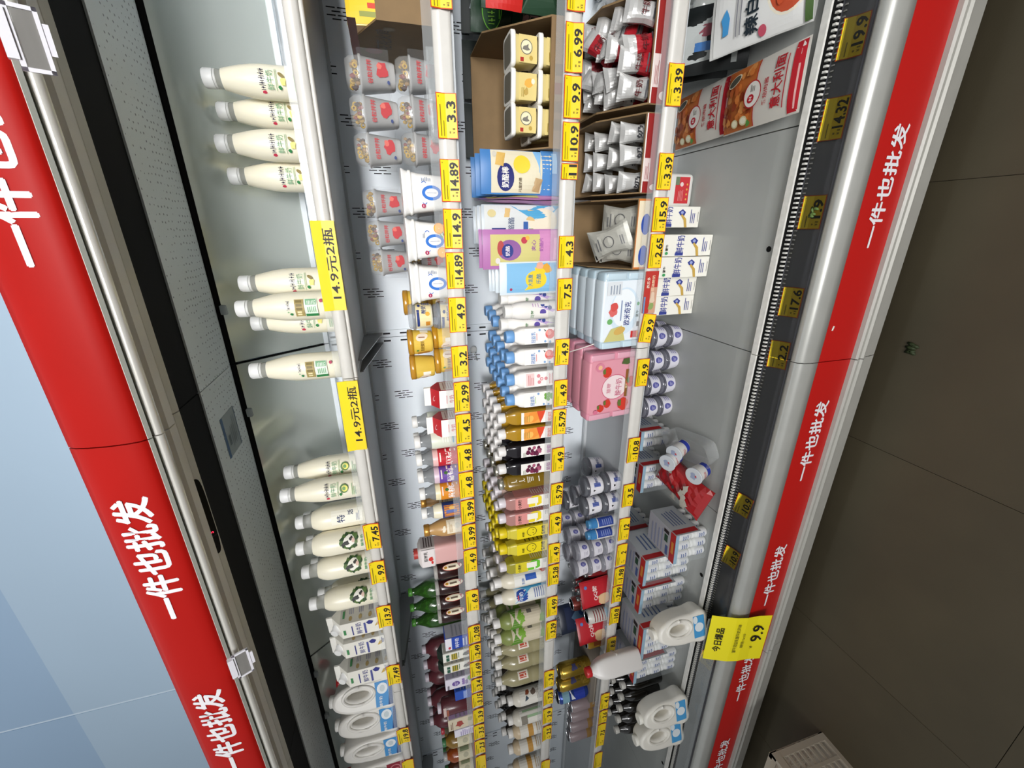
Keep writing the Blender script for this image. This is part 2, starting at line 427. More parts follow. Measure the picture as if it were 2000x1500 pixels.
# ------------------------------------------------------------------ price tags
m_tagr = ink('c8451f'); m_tagy = mat('f2d614', .45); m_tagy2 = mat('ecc90f', .45); m_ink = ink('1d1a18'); m_fine = ink('8a7718')
def mk_tag(text, w, h, big=False, border=True):
    def yp(v):
        t = v / h
        return (-.004 + .004 * (t / .55)) if t < .55 else (.0 + .0035 * (t - .55) / .45 * -1)
    def fn(u, v, o): return (u, -o + yp(v) - .0008, v)
    T = thing('price_tag', 'tag', 'price tag')
    b = MB(); yy = [(yp(t * h), t * h) for t in (0, .55, 1)]
    b.ext([(y - .0006, z) for y, z in yy] + [(y, z) for y, z in reversed(yy)], -w / 2, w / 2, m_tagr if border else m_tagy); b.build('card', T)
    p = Print(); e = .0018 if border else .0004; f = .55 * h
    p.rect(-w / 2 + e, f, w / 2 - e, h - e, m_tagy); p.rect(-w / 2 + e, e, w / 2 - e, f, m_tagy2)
    if big:
        p.txt(text, w * .03, h * .35, h * .46, m_ink, .03, wid=w * .78)
    else:
        n = len(text); p.txt(text, w * .10, h * .29, h * .46, m_ink, .03, wid=min(w * .66, h * .30 * n))
        p.txt('¥', -w * .36, h * .20, h * .13, m_ink, 0); p.rect(-w * .38, h * .34, -w * .33, h * .42, m_fine); p.rect(-w * .30, h * .13, -w * .26, h * .26, m_fine)
        p.rect(-w * .44, h * .80, w * .25, h * .85, m_fine); p.rect(-w * .44, h * .66, -w * .1, h * .70, m_fine); p.rect(w * .40, h * .86, w * .43, h * .9, m_fine)
    p.build('tag_print', T, fn)
    return T
TAGPX = {1: lambda y: 588 + .133 * y, 2: lambda y: 862 + .047 * y, 3: lambda y: 1113 - .037 * y, 4: lambda y: 1325 - .117 * y}
def tags(shelf, rows):
    q = SH[shelf]; Y = q['y'] - .010; used = {}
    for r_ in rows:
        y0, y1, t = r_[:3]; where = r_[3] if len(r_) > 3 else ''; tilt = r_[4] if len(r_) > 4 else 0
        px = TAGPX[shelf]((y0 + y1) / 2); a = at(px, y0, Y); c = at(px, y1, Y)
        w_ = a.x - c.x; big = '元' in t; h_ = .052 if big else .047
        w_ = round(w_ - .002, 3)
        z0 = q['zb'] - .004 + (.006 if shelf == 1 else 0)
        lab = 'yellow price tag reading %s %s' % (t, where) if t else 'yellow price tag with a red border %s' % where
        o = spawn(('tag', t, w_, h_), lambda: mk_tag(t, w_, h_, big, not big), ((a.x + c.x) / 2, q['y'] - .008, z0), lab.strip(), 'price tags on shelf rails', rot=(random.uniform(-.02, .06), tilt + random.uniform(-.012, .012), 0))
# ------------------------------------------------------------------ generic containers
def bottle(name, cat, H, R, prof, body, cap, capz, capr, neck=None, e=2, ry=None, pr=None, fn=None, capm=None, seg=24, ring=None):
    """prof: (fraction of H, fraction of R); neck: (z0 fraction, material) start of the clear neck"""
    T = thing(name, '', cat); ry = ry or R; k = ry / R; b = MB()
    secs = []
    for z, r in prof:
        ee = e if r > .6 else 2 + (e - 2) * max(0, (r - .45) / .15)
        rr = r if r > .6 else r
        secs.append((z * H, r * R, r * R * (k if r > .62 else 1 + (k - 1) * max(0, (r - .4) / .22)), ee))
    m = body
    if neck:
        zc = neck[0]; lo = [s for s in secs if s[0] <= zc * H + 1e-6]; hi = [s for s in secs if s[0] >= zc * H - 1e-6]
        b.loft(lo, m, seg, (True, True)); b.build('body', T)
        b2 = MB(); b2.loft(hi, neck[1], seg, (False, True)); b2.build('neck', T)
    else:
        b.loft(secs, m, seg); b.build('body', T)
    b = MB(); cz = capz * H; ch = H - cz
    b.lathe([(cz, capr * .96), (cz + ch * .12, capr), (cz + ch * .85, capr * .98), (H, capr * .88)], cap, 20); b.build('cap', T)
    if ring:
        b = MB(); b.lathe([(cz - .006, capr * .98), (cz - .001, capr * .98)], ring, 20); b.build('cap_ring', T)
    if pr: pr.build('label', T, fn or cyl(R))
    return T
def carton(name, cat, w, d, h, top_h, m, pr=None, spr=None, fin=True, cap=None, toph=None, finm=None):
    """gable-top carton"""
    T = thing(name, '', cat); b = MB(); b.box(-w / 2, w / 2, -d / 2, d / 2, 0, h, m); b.build('body', T)
    b = MB(); f = .18
    b.add([(-w / 2, -d / 2, h), (w / 2, -d / 2, h), (w / 2, d / 2, h), (-w / 2, d / 2, h), (-w / 2 * .98, -.002, h + top_h), (w / 2 * .98, -.002, h + top_h), (w / 2 * .98, .002, h + top_h), (-w / 2 * .98, .002, h + top_h)],
          [(0, 1, 5, 4), (1, 2, 6, 5), (2, 3, 7, 6), (3, 0, 4, 7), (4, 5, 6, 7)], toph or m); b.build('gable', T)
    if fin:
        b = MB(); b.box(-w / 2, w / 2, -.003, .003, h + top_h - .002, h + top_h + .018, finm or mat(WHITE, .5)); b.build('top_fin', T)
    if cap:
        b = MB(); ang = math.atan2(top_h, d / 2); xf = Matrix.Translation((0, -d * .25, h + top_h * .5)) @ Matrix.Rotation(PI / 2 - ang + .3, 4, 'X')
        b.lathe([(-.004, .017), (.002, .017), (.002, .0145), (.020, .0145), (.022, .013)], cap, 20, xf=xf); b.build('cap', T)
    if pr: pr.build('front_print', T, flat(-d / 2))
    if spr: spr.build('side_print', T, side(w / 2, 1))
    return T
def cup(name, cat, H, R0, R1, m, lid, lidh=.006, lidr=None, dome=None, pr=None, e=2, ry0=None, ry1=None, seg=24, domem=None, taper=None):
    """tapered cup: R0 bottom, R1 top radius, rim lid, optional clear dome"""
    T = thing(name, '', cat); b = MB(); q0 = ry0 or R0; q1 = ry1 or R1; lr = lidr or R1 * 1.08; lq = lr * q1 / R1
    b.loft([(0, R0 * .94, q0 * .94, e), (.003, R0, q0, e), (H, R1, q1, e)], m, seg); b.build('body', T)
    b = MB(); b.loft([(H - .002, lr * .97, lq * .97, e), (H, lr, lq, e), (H + lidh, lr, lq, e), (H + lidh + .0015, lr * .96, lq * .96, e)], lid, seg); b.build('lid', T)
    if dome:
        b = MB(); z = H + lidh; b.loft([(z, lr * .92, lq * .92, e), (z + dome * .8, lr * .86, lq * .86, e), (z + dome, lr * .76, lq * .76, e)], domem or clear(), seg, (False, True)); b.build('dome', T)
    if pr: pr.build('label', T, (lambda u, v, o: ((R0 + (R1 - R0) * v / H + o) * math.sin(u / R1), -(R0 + (R1 - R0) * v / H + o) * math.cos(u / R1), v)) if e == 2 else (lambda u, v, o: (u, -(q0 + (q1 - q0) * v / H) - o, v)), g=.009 if e == 2 else 0)
    return T
def pouch(name, cat, w, h, t, m, pr=None, seal=.012, nu=12, nv=14, e=2.2, gusset=True, crumple=0.0, back=None, seed=0):
    """standing pouch, flat at the top seal, fat near the foot"""
    rg = random.Random(seed); T = thing(name, '', cat); b = MB()
    ph = [(rg.uniform(0, 6), rg.uniform(25, 70), rg.uniform(25, 70)) for _ in range(4)]
    def th(u, v):
        a = max(0, 1 - abs(2 * u / w) ** 3); s = v / h
        base = (1 if gusset else min(1, s * 5)) * (1 - s) ** .55 if s < 1 else 0
        if gusset: base = min(1, .55 + s * 3) * (max(0, 1 - s) ** .6)
        return t / 2 * a * base + .0012
    def yo(u, v):
        return sum(crumple * math.sin(p + a * u + c * v) for p, a, c in ph)
    for sg in (-1, 1):
        vs = []; fs = []
        for j in range(nv + 1):
            for i in range(nu + 1):
                u = -w / 2 + w * i / nu; v = h * j / nv; vs.append((u, sg * th(u, v) + yo(u, v), v))
        for j in range(nv):
            for i in range(nu):
                k = j * (nu + 1) + i; q = (k, k + 1, k + nu + 2, k + nu + 1); fs.append(q if sg < 0 else q[::-1])
        b.add(vs, fs, (m if sg < 0 else (back or m)), True)
    b.build('body', T)
    if pr: pr.build('front_print', T, lambda u, v, o: (u, -th(u, v) + yo(u, v) - o - .0006, v), g=.011)
    return T
def jug(name, cat, W, D, H, m, capm, pr=None, sx=1):
    """milk jug with a handle opening on its front face, built from a filled outline with a hole"""
    T = thing(name, '', cat)
    c = bpy.data.curves.new('j', 'CURVE'); c.dimensions = '2D'; c.fill_mode = 'BOTH'; c.extrude = D / 2 - .012; c.bevel_depth = .012; c.bevel_resolution = 2; c.resolution_u = 6
    def spl(pts):
        s = c.splines.new('BEZIER'); s.bezier_points.add(len(pts) - 1); s.use_cyclic_u = True
        for p, q in zip(s.bezier_points, pts): p.co = (q[0], q[1], 0); p.handle_left_type = p.handle_right_type = 'AUTO'
    w = W / 2 - .012; h = H * .89
    spl([(-w, .014), (0, .012), (w, .014), (w * 1.0, h * .35), (w, h * .62), (w * .82, h * .82), (w * .40, h * .96), (.0, h * .985), (-w * .30, h * .97), (-w * .62, h * .88), (-w * .95, h * .62), (-w, h * .35)])
    a, bq, cx, cz = W * .225, H * .20, sx * W * .10, H * .56
    spl([(cx + a * math.cos(t), cz + bq * math.sin(t)) for t in [2 * PI * i / 10 for i in range(10)]])
    o = bpy.data.objects.new('j', c); me = bpy.data.meshes.new_from_object(o); bpy.data.objects.remove(o); bpy.data.curves.remove(c)
    me.transform(Matrix.Rotation(PI / 2, 4, 'X')); zmin = min(v.co.z for v in me.vertices); me.transform(Matrix.Translation((0, 0, -zmin))); me.materials.clear(); me.materials.append(m); me.name = 'body'
    for p in me.polygons: p.use_smooth = True
    o = link('body', me, T)
    b = MB(); n = 24; pts = [(cx + (a + .006) * math.cos(2 * PI * i / n), -D / 2 + .001, cz + (bq + .006) * math.sin(2 * PI * i / n)) for i in range(n + 1)]
    b.tube(pts, .0065, m, 8); b.build('handle_rim', T)
    b = MB(); b.rbox(W * .5, D * .38, H * .42, .012, m, 2, z0=H * .38, xf=Matrix.Translation((cx * .8, D * .22, 0))); b.build('body_back', T)
    b = MB(); b.lathe([(h - .006, .018), (h + .004, .018), (h + .004, .0215), (H - .002, .0215), (H, .019)], capm, 22, xf=Matrix.Translation((-W * .05, 0, 0))); b.build('cap', T)
    if pr: pr.build('label', T, flat(-D / 2 - .0004))
    return T
def box_open(name, cat, w, d, h, m, front_h=None, t=.004, pr=None, fpr=None, mi=None, flap=0, left_slope=False):
    """cardboard tray or box without a lid; front wall may be cut low"""
    T = thing(name, '', cat); fh = front_h if front_h is not None else h; mi = mi or m
    b = MB(); b.box(-w / 2, w / 2, -d / 2, d / 2, 0, t, m); b.build('bottom', T)
    b = MB(); b.box(-w / 2 + t, w / 2 - t, d / 2 - t, d / 2, t, h, m); b.build('back_wall', T)
    b = MB(); b.box(-w / 2 + t, w / 2 - t, -d / 2, -d / 2 + t, t, fh, m); b.build('front_wall', T)
    for sg in (-1, 1):
        b = MB(); x0, x1 = sorted((sg * w / 2, sg * (w / 2 - t)))
        vs = [(x, y, z) for x in (x0, x1) for y, z in ((-d / 2, t), (d / 2, t), (d / 2, h), (-d / 2 + d * .45, h), (-d / 2, fh))]
        b.add(vs, [(0, 1, 2, 3, 4), (9, 8, 7, 6, 5)] + [(i, 5 + i, 5 + (i + 1) % 5, (i + 1) % 5) for i in range(5)], m); b.build('side_wall', T)
    if flap:
        b = MB(); xf = Matrix.Translation((0, d / 2 - t / 2, h)) @ Matrix.Rotation(-.5, 4, 'X'); b.box(-w / 2, w / 2, -t / 2, t / 2, 0, flap, m, xf); b.build('flap', T)
    if fpr: fpr.build('front_print', T, flat(-d / 2))
    return T
def crumpled(name, cat, w, h, t, m, seed, m2=None, text=None):
    """small foil bag: pinched ends, dented faces"""
    rg = random.Random(seed); T = thing(name, '', cat); b = MB(); nu, nv = 10, 12
    for sg in (-1, 1):
        ph = [(rg.uniform(0, 6), rg.uniform(-160, 160), rg.uniform(-160, 160)) for _ in range(5)]
        vs = []; fs = []; rgm = []
        for j in range(nv + 1):
            for i in range(nu + 1):
                a = 2 * i / nu - 1; c = 2 * j / nv - 1
                u = a * w / 2 * (1 - .22 * (1 - abs(c)) * abs(a)) * (.92 + .08 * abs(c) ** 2); v = c * h / 2
                k = max(0, (1 - abs(a) ** 2.5)) ** .6 * max(0, 1 - abs(c) ** 3) ** .7
                n = sum(math.sin(p + q * u + r_ * v) for p, q, r_ in ph) / 5
                vs.append((u, sg * (t / 2 * k * (1 + .28 * n) + .0006), v + h / 2))
        for j in range(nv):
            for i in range(nu):
                k = j * (nu + 1) + i; q = (k, k + 1, k + nu + 2, k + nu + 1); fs.append(q if sg < 0 else q[::-1])
        half = nu * nv // 2
        if m2 and sg < 0:
            k1 = nu * (3 + 3 * (seed % 3)); b.add(vs, fs[:k1], m2, False); b.add(vs, fs[k1:], m, False)
        else: b.add(vs, fs, m, False)
    b.build('foil', T)
    if text:
        p = Print(); p.txt(text, 0, h * .55, w * .30, ink('5a1f22') if m2 else ink('2c2c30'), .01, wid=w * .55); p.rect(-w * .3, h * .3, w * .3, h * .34, ink('55555a')); p.rect(-w * .3, h * .22, w * .2, h * .26, ink('77777a'))
        p.build('foil_print', T, lambda u, v, o: (u, -t * .56 * max(0, 1 - abs(2 * u / w) ** 2.5) ** .6 * max(0, 1 - abs(2 * v / h - 1) ** 3) ** .7 - .003, v))
    return T
def can(name, cat, H, R, m, pr=None, topm=None):
    T = thing(name, '', cat); b = MB(); b.lathe([(0, R * .78), (.004, R * .86), (.012, R), (H - .014, R), (H - .004, R * .84)], m, 24); b.build('body', T)
    b = MB(); b.lathe([(H - .0045, R * .84), (H, R * .84), (H, R * .78), (H - .004, R * .76)], topm or mat('c9ccd0', .2, metal=.9), 24); b.build('rim', T)
    if pr: pr.build('label', T, cyl(R))
    return T
def put(key, maker, px, py, Y, z, label, group=None, rz=0, rx=0, ry=0, dx=0):
    p = at(px, py, Y); return spawn(key, maker, (p.x + dx, Y, z), label, group, (rx, ry, rz))
def scribble(p, u0, u1, v, h, m, n=9, seed=1):
    """hand-lettered line too small to read"""
    rg = random.Random(seed); du = (u1 - u0) / n
    for i in range(n):
        x = u0 + du * (i + .5); p.rect(x - du * .16, v - h * rg.uniform(.3, .5), x + du * .1, v + h * rg.uniform(.3, .55), m, sk=du * rg.uniform(-.2, .3))
        if i % 2: p.rect(x - du * .45, v - h * .08, x + du * .45, v + h * .1, m)
    return p
# ------------------------------------------------------------------ shelf 1: milk
cream = mat('efe9d3', .35, sss=.15); m_cap = mat('f0f0ee', .4); m_neck = mat('b9bab2', .15, alpha=.55)
g1, g2, g3 = ink('7fae86'), ink('2f7d45'), ink('9fbf92')
def milk(var):
    def f():
        R = .0370; p = Print()
        if var in 'ar':
            p.blob(-.024, .110, .0045, .005, ink('c83a52'), 10, .15, 3)
            scribble(p, -.020, .024, .111, .014, ink('2a2740'), 10, 4)
            p.txt('鲜牛奶', .002, .093, .016, g1, 0, wid=.038)
            p.rect(-.018, .0805, .024, .0815, g3); p.rect(-.008, .0775, .024, .0785, g3)
            p.blob(-.012, .072, .005, .0045, g2, 9, .3, 5)
            if var == 'a':
                p.blob(.001, .064, .008, .006, ink('ecdf7c'), 10, .25, 6); p.ell(.012, .067, .004, .008, ink('8a7a4a'), 10, -.6)
            else:
                p.ring(.004, .062, .0125, .0125, .004, ink('5d7f49')); p.ell(.004, .060, .0085, .0085, ink('e6dc6a')); p.ell(.004, .062, .005, .005, ink('6d9a58'))
            p.lines(-.018, .030, .016, .044, 3, g3, .4, 2)
        else:
            scribble(p, -.004, .020, .118, .009, ink('33304a'), 7, 8); p.blob(-.014, .112, .004, .004, g2, 9, .3, 5); p.blob(-.008, .119, .002, .002, g3, 8)
            p.rect(-.020, .082, .022, .103, ink('a8955c'), 4)
            for i in range(3): p.rect(-.004 + i * .009, .086, .002 + i * .009, .100, ink('7f7044'))
            p.rect(-.016, .088, -.012, .098, ink('e8dcae')); p.rect(-.010, .088, -.006, .098, ink('e8dcae'))
            p.rect(-.020, .050, .022, .079, ink('dfeadb'), 4); p.rect(-.020, .050, -.013, .079, g2); p.lines(-.009, .054, .006, .076, 5, g1, .5, 3); p.rect(.008, .052, .021, .077, g1, 2); p.lines(.009, .054, .020, .075, 6, ink('e8f0e4'), .4, 5)
            p.ell(.016, .040, .004, .004, ink('b0485e'))
        return bottle('milk_bottle', 'bottle', .243, R, [(0, .90), (.015, 1), (.47, 1), (.56, .96), (.66, .86), (.75, .73), (.83, .60), (.84, .56), (.90, .54)], cream, m_cap, .905, .0212, neck=(.83, m_neck), pr=p, fn=cyl(R), ring=mat('d8d8d4', .4))
    return f
z1 = SH[1]['s'] + .0008
L = 'plastic milk bottle with white cap and green lettering '
for px, py, Y, v, lab in ((500, 160, 1.330, 'a', L + 'nearest the cardboard box end'), (510, 222, 1.385, 'a', L + 'second in the group of four'),
        (515, 284, 1.318, 'a', L + 'third in the group of four'), (530, 346, 1.36, 'a', L + 'fourth in the group of four'),
        (570, 551, 1.25, 'a', L + 'behind the first 14.9 offer tag'), (580, 598, 1.185, 'g', 'milk bottle with gold and green label panel in the group of three'),
        (590, 626, 1.272, 'a', L + 'half hidden behind the gold label bottle'), (600, 716, 1.175, 'g', 'milk bottle with gold and green label panel standing alone by the shelf joint'),
        (640, 912, 1.252, 'r', L + 'and ring badge, back one'), (640, 955, 1.175, 'r', L + 'and ring badge, front one')):
    put(('milk', v), milk(v), px, py, Y, z1, lab, 'white milk bottles on the top shelf', rz=random.uniform(-.1, .1) if v == 'g' else math.atan2(-at(px, py, Y).x, Y) * .55)
# reflections in the sloped panel come from the mirror itself
def cowmilk(var):
    def f():
        R = .0395; p = Print(); gr, gl, bk = ink('2f4a2b'), ink('55703a'), ink('22211f')
        if var == 'cow':
            for i in range(14):
                a = 2 * PI * i / 14; p.blob(.004 + .021 * math.cos(a), .075 + .021 * math.sin(a), .008, .007, gr if i % 2 else gl, 8, .4, i)
            p.blob(.003, .075, .018, .017, ink('ece9dd'), 12, .15, 2); p.blob(-.002, .084, .008, .010, bk, 10, .3, 3); p.blob(.010, .068, .006, .006, ink('3c3a36'), 9, .3, 4); p.blob(-.006, .094, .005, .004, bk, 8, .3, 6)
            p.ell(.004, .062, .007, .005, ink('d6b8a8')); p.blob(.018, .056, .008, .006, gl, 9, .4, 9)
            p.txt('鲜牛奶', -.002, .036, .010, ink('3f8f58'), .01, wid=.034)
        else:
            p.rect(-.022, .03, .024, .125, ink('f3efdf'), 5); p.txt('特', -.004, .096, .024, ink('23325f'), .02); p.txt('活', .012, .066, .016, ink('23325f'), .01); p.lines(-.016, .04, .014, .052, 3, ink('8c93a8'), .4, 1)
        return bottle('fresh_milk_bottle', 'bottle', .236, R, [(0, .9), (.015, 1), (.60, 1), (.68, .95), (.74, .84), (.79, .66), (.80, .60), (.84, .54), (.90, .52)], cream, m_cap, .90, .0212, neck=(.79, m_neck), pr=p, fn=cyl(R))
    return f
for px, py, Y, v, lab in ((655, 1002, 1.315, 'cow', 'cow picture milk bottle behind the one with dark blue characters'), (665, 1007, 1.226, 'te', 'milk bottle with large dark blue characters next to the cow bottles'),
        (660, 1058, 1.175, 'cow', 'cow picture milk bottle above the 7.45 price tag'), (645, 1050, 1.290, 'cow', 'cow picture milk bottle whose cap peeks out behind the 7.45 tag bottle'),
        (670, 1103, 1.175, 'cow', 'second cow picture milk bottle counted from the bare shelf, above a tag'), (660, 1092, 1.285, 'cow', 'rear cow picture milk bottle half hidden between the second and third cow bottles'),
        (685, 1163, 1.175, 'cow', 'cow picture milk bottle beside the slanted white cartons'), (690, 1146, 1.285, 'cow', 'cow picture milk bottle mostly hidden next to the slanted cartons')):
    put(('cow', v), cowmilk(v), px, py, Y, z1, lab, 'cow milk bottles on the top shelf', rz=math.atan2(-at(px, py, Y).x, Y) * .75)
m_cart = mat('e9e6dc', .5)
def mcart():
    p = Print(); nb = ink('3b3f86'); w, d, h = .078, .078, .165
    p.rect(-w / 2, 0, w / 2, h, ink('f0ede2')); p.txt('鲜牛奶', 0, .105, .020, nb, .015, wid=.060); p.rect(-.03, .125, .02, .129, nb); p.rect(-.034, .080, .024, .087, ink('555a9a')); p.rect(-.02, .150, .006, .158, ink('4a8f5a'))
    p.poly([(.012, .070), (.024, .078), (.034, .066), (.024, .052), (.012, .058)], nb); p.poly([(-.005, .05), (.012, .042), (.02, .03), (.0, .034)], ink('c8a95a')); p.rect(-.034, .0, .036, .018, nb); p.lines(.005, .022, .034, .036, 3, nb, .4, 2)
    q = Print(); q.rect(-d / 2, 0, d / 2, h, ink('c9c6bd'))  # white carton side painted greyer, its shade put into the colour
    for i in range(4): q.ell(-.022 + 0, .130 - i * .034, .010, .006, ink('b09a68')); q.lines(-.005, .120 - i * .034, .03, .138 - i * .034, 3, ink('8a8ba0'), .4, i)
    q.rect(-.02, .150, .01, .157, ink('4a8f5a'))
    return carton('milk_carton', 'carton', w, d, h, .032, m_cart, p, q, True, m_cap)
for px, py, Y, lab, ry in ((700, 1208, 1.235, 'white gable top milk carton with screw cap beside the last cow bottle', -.10), (705, 1246, 1.225, 'white gable top milk carton with screw cap in the middle of the three', -.05), (720, 1299, 1.20, 'white gable top milk carton with screw cap above the 7.49 price tag', 0)):
    put('mcart', mcart, px, py, Y, z1, lab, 'screw cap milk cartons on the top shelf', rz=ry)
m_jug = mat('e2dfd8', .4, sss=.1); m_jugc = mat('eeece6', .4); m_redcap = mat('c01f24', .35)
def jugmk(col, cap):
    def f():
        p = Print(); W = .112
        if col == 'blue':
            p.rect(-W / 2 + .01, .022, W / 2 - .012, .085, ink('4a94d0')); p.ell(.018, .058, .020, .020, ink('e8ecee')); p.ell(.018, .058, .012, .010, ink('c9d4d8')); p.rect(-.045, .026, -.01, .036, ink('e8ecee')); p.txt('鲜牛奶', -.028, .066, .012, ink('f0f4f6'), .02)
            p.poly([(-W / 2 + .01, .022), (W / 2 - .012, .022), (W / 2 - .012, .03), (-W / 2 + .01, .040)], ink('2a4a80'))
        elif col == 'red':
            p.rect(-W / 2 + .01, .022, W / 2 - .012, .090, ink('8e2434')); p.ring(.012, .056, .022, .022, .004, ink('d88a90')); p.rect(.008, .042, .014, .078, ink('d88a90')); p.rect(-.045, .030, -.02, .044, ink('e9dcd8'))
        return jug('milk_jug', 'jug', W, .095, .258, m_jug, cap, p if col else None)
    return f
for px, py, Y, k, lab, rz in ((720, 1348, 1.205, ('blue', 0), 'white milk jug with blue label next to the cartons on the top shelf', .5), (720, 1396, 1.205, ('blue', 0), 'white milk jug with blue label, middle of the three on the top shelf', .35), (720, 1447, 1.195, ('blue', 0), 'white milk jug with blue label and broad oval handle above the dim price tag', .1),
        (735, 1492, 1.195, ('red', 1), 'white milk jug with red label and red cap at the picture edge', .1),
        (690, 1322, 1.335, ('', 1), 'white milk jug with red cap at the back near the cartons', .2), (700, 1380, 1.335, ('', 1), 'white milk jug with red cap at the back between the blue label jugs', .2)):
    put(('jug',) + k, jugmk(k[0], m_redcap if k[1] else m_jugc), px, py, Y, z1, lab, 'milk jugs on the top shelf', rz=rz)
tags(1, [(430, 607, '14.9元2瓶', 'below the three milk bottles'), (742, 880, '14.9元2瓶', 'on the bare rail past the shelf joint'), (1022, 1073, '7.45', 'below the first cow bottle'), (1095, 1140, '9.9', 'below the cow milk bottles'), (1183, 1226, '13.9', 'below the first slanted carton'), (1300, 1339, '7.49', 'below the last slanted carton'), (1424, 1454, '19.8', 'on the top shelf'), (1486, 1512, '', 'below the red label jug at the picture edge')])
# ------------------------------------------------------------------ shelf 2
z2 = SH[2]['s'] + .0008
m_card = mat('7f6644', .75, noise=.08, nscale=25); m_cardd = mat('7c6343', .8, noise=.08, nscale=25)
red, blue, navy = ink('c3262c'), ink('2f6fc4'), ink('263a78')
# cardboard box with snack bags at the near end
def snackbox():
    T = box_open('cardboard_box', 'box', .30, .30, .205, m_card, .14, .004)
    p = Print(); dk = ink('4a3a26'); p.txt('花花火鸡', .045, .125, .040, dk, .01, wid=.12); p.ell(-.03, .15, .02, .022, ink('8a5038')); p.rect(-.15, .185, .15, .204, ink('7a3c26')); p.rect(.10, .10, .12, .125, ink('6e5a34'))
    p.build('side_print', T, lambda u, v, o: (-.15 - o, -u, v))
    return T
put('snackbox', snackbox, 790, 40, 1.345, z2, 'brown cardboard box with printed characters at the near end of the second shelf', dx=0).location.x = .592
def snackbag():
    p = Print(); y, rd = ink('e8c12a'), ink('c8402a'); p.rect(-.055, .0, .055, .19, y)
    for i in range(7): p.rect(-.05 + i * .015, .02 + (i % 2) * .03, -.04 + i * .015, .17 - (i % 3) * .02, rd if i % 2 else ink('8a8f3a'), sk=.008)
    p.rect(-.055, 0, .055, .03, ink('5f8fc0')); p.ell(.02, .015, .015, .01, ink('e8ecec'))
    return pouch('snack_bag', 'bag', .115, .20, .04, mat('e2bb28', .35), p, seed=3)
spawn('snackbag', snackbag, (.505, 1.235, z2 + .006), 'yellow snack bag with red and green pictures standing in the cardboard box', rot=(-.1, 0, .1))
spawn('snackbag', snackbag, (.62, 1.27, z2 + .006), 'yellow snack bag at the back right inside the cardboard box', rot=(-.1, 0, -.1))
# granola yogurt packs
m_wcup = mat('b3b2b0', .3); m_film = mat('9a9ea0', .06, alpha=.06, spec=.9); m_dome = mat('cfcfca', .06, alpha=.20, spec=.7)
GR = [mat(c, .7) for c in ('a8863c', 'c09a2e', '8e6a38', '3c2420', '7a1f1c')]
def granola():
    T = thing('granola_yogurt_pack', '', 'yogurt pack'); rg = random.Random(5)
    for k in (-1, 0, 1):
        x = k * .077
        b = MB(); b.loft([(0, .024, .024, 3), (.004, .027, .027, 3), (.072, .035, .035, 3.2), (.074, .038, .038, 3.4), (.078, .038, .038, 3.4)], m_wcup, 24, xf=Matrix.Translation((x, 0, 0))); cp = b.build('cup', T)
        p = Print(); p.txt('谷粒拌拌', x, .056, .011, red, .03, wid=.046, res=1); p.blob(x + .004, .028, .015, .013, red, 12, .22, k + 3); p.blob(x + .012, .034, .006, .006, ink('e06a5a'), 9, .2, k); p.ell(x - .018, .016, .004, .003, navy)
        p.build('cup_print', cp, lambda u, v, o: (u, -.027 - .008 * v / .072 - o - .0004, v))
        b = MB()
        for i in range(26):
            a, rr = rg.uniform(0, 2 * PI), .026 * math.sqrt(rg.random()); px, py, pz = x + rr * math.cos(a), rr * math.sin(a) - .004, .082 + rg.uniform(0, .018)
            if i % 5 == 0:
                b.tube([(px + .0045 * math.cos(t), py - .002, pz + .0045 * math.sin(t)) for t in [2 * PI * j / 8 for j in range(9)]], .0022, GR[1], 5)
            else:
                s = rg.uniform(.004, .0065); b.loft([(pz - s, s * .4, s * .4), (pz, s, s * .9), (pz + s, s * .4, s * .4)], GR[rg.choice((0, 0, 1, 2, 2, 3, 4))], 7, xf=Matrix.Translation((px, py, 0)))
        b.build('granola', cp)['kind'] = 'stuff'
        b = MB(); b.loft([(.078, .036, .036, 3.4), (.098, .034, .034, 3.2), (.108, .028, .028, 3), (.109, .022, .022, 3)], m_dome, 24, (False, True), xf=Matrix.Translation((x, 0, 0))); b.build('dome_lid', cp)
    b = MB(); b.ext([(-.041, .012), (-.042, .076), (-.040, .080), (-.0395, .080), (-.0415, .076), (-.0405, .012)], -.118, .118, m_film); b.ext([(.041, .012), (.042, .076), (.0415, .076), (.0405, .012)], -.118, .118, m_film)
    b.build('shrink_film', T)
    return T
p = at(705, 240, 1.21)
for (X, Y, z, lab) in ((.263, 1.195, 0, 'pack of three granola yogurt cups, lower layer next to the cardboard box'), (.258, 1.200, .1105, 'pack of three granola yogurt cups, upper layer next to the cardboard box'),
                       (-.010, 1.288, 0, 'pack of three granola yogurt cups, lower layer behind the zero cups'), (-.012, 1.288, .1105, 'pack of three granola yogurt cups, upper layer behind the zero cups')):
    spawn('granola', granola, (X, Y, z2 + z), lab, 'granola yogurt packs', (0, 0, random.uniform(-.02, .02)))
# clear tray standing on the shelf front
def cleartray():
    T = thing('clear_tray', '', 'tray'); m = mat('e4ebea', .06, alpha=.14, spec=.9); b = MB()
    b.rbox(.19, .005, .040, .002, m, 2); b.build('front_panel', T); b = MB(); b.box(-.09, .09, .003, .011, .034, .0365, m); b.build('lip', T)
    return T
spawn('cleartray', cleartray, (.29, 1.142, z2), 'clear plastic tray edge leaning at the rail below the granola packs')
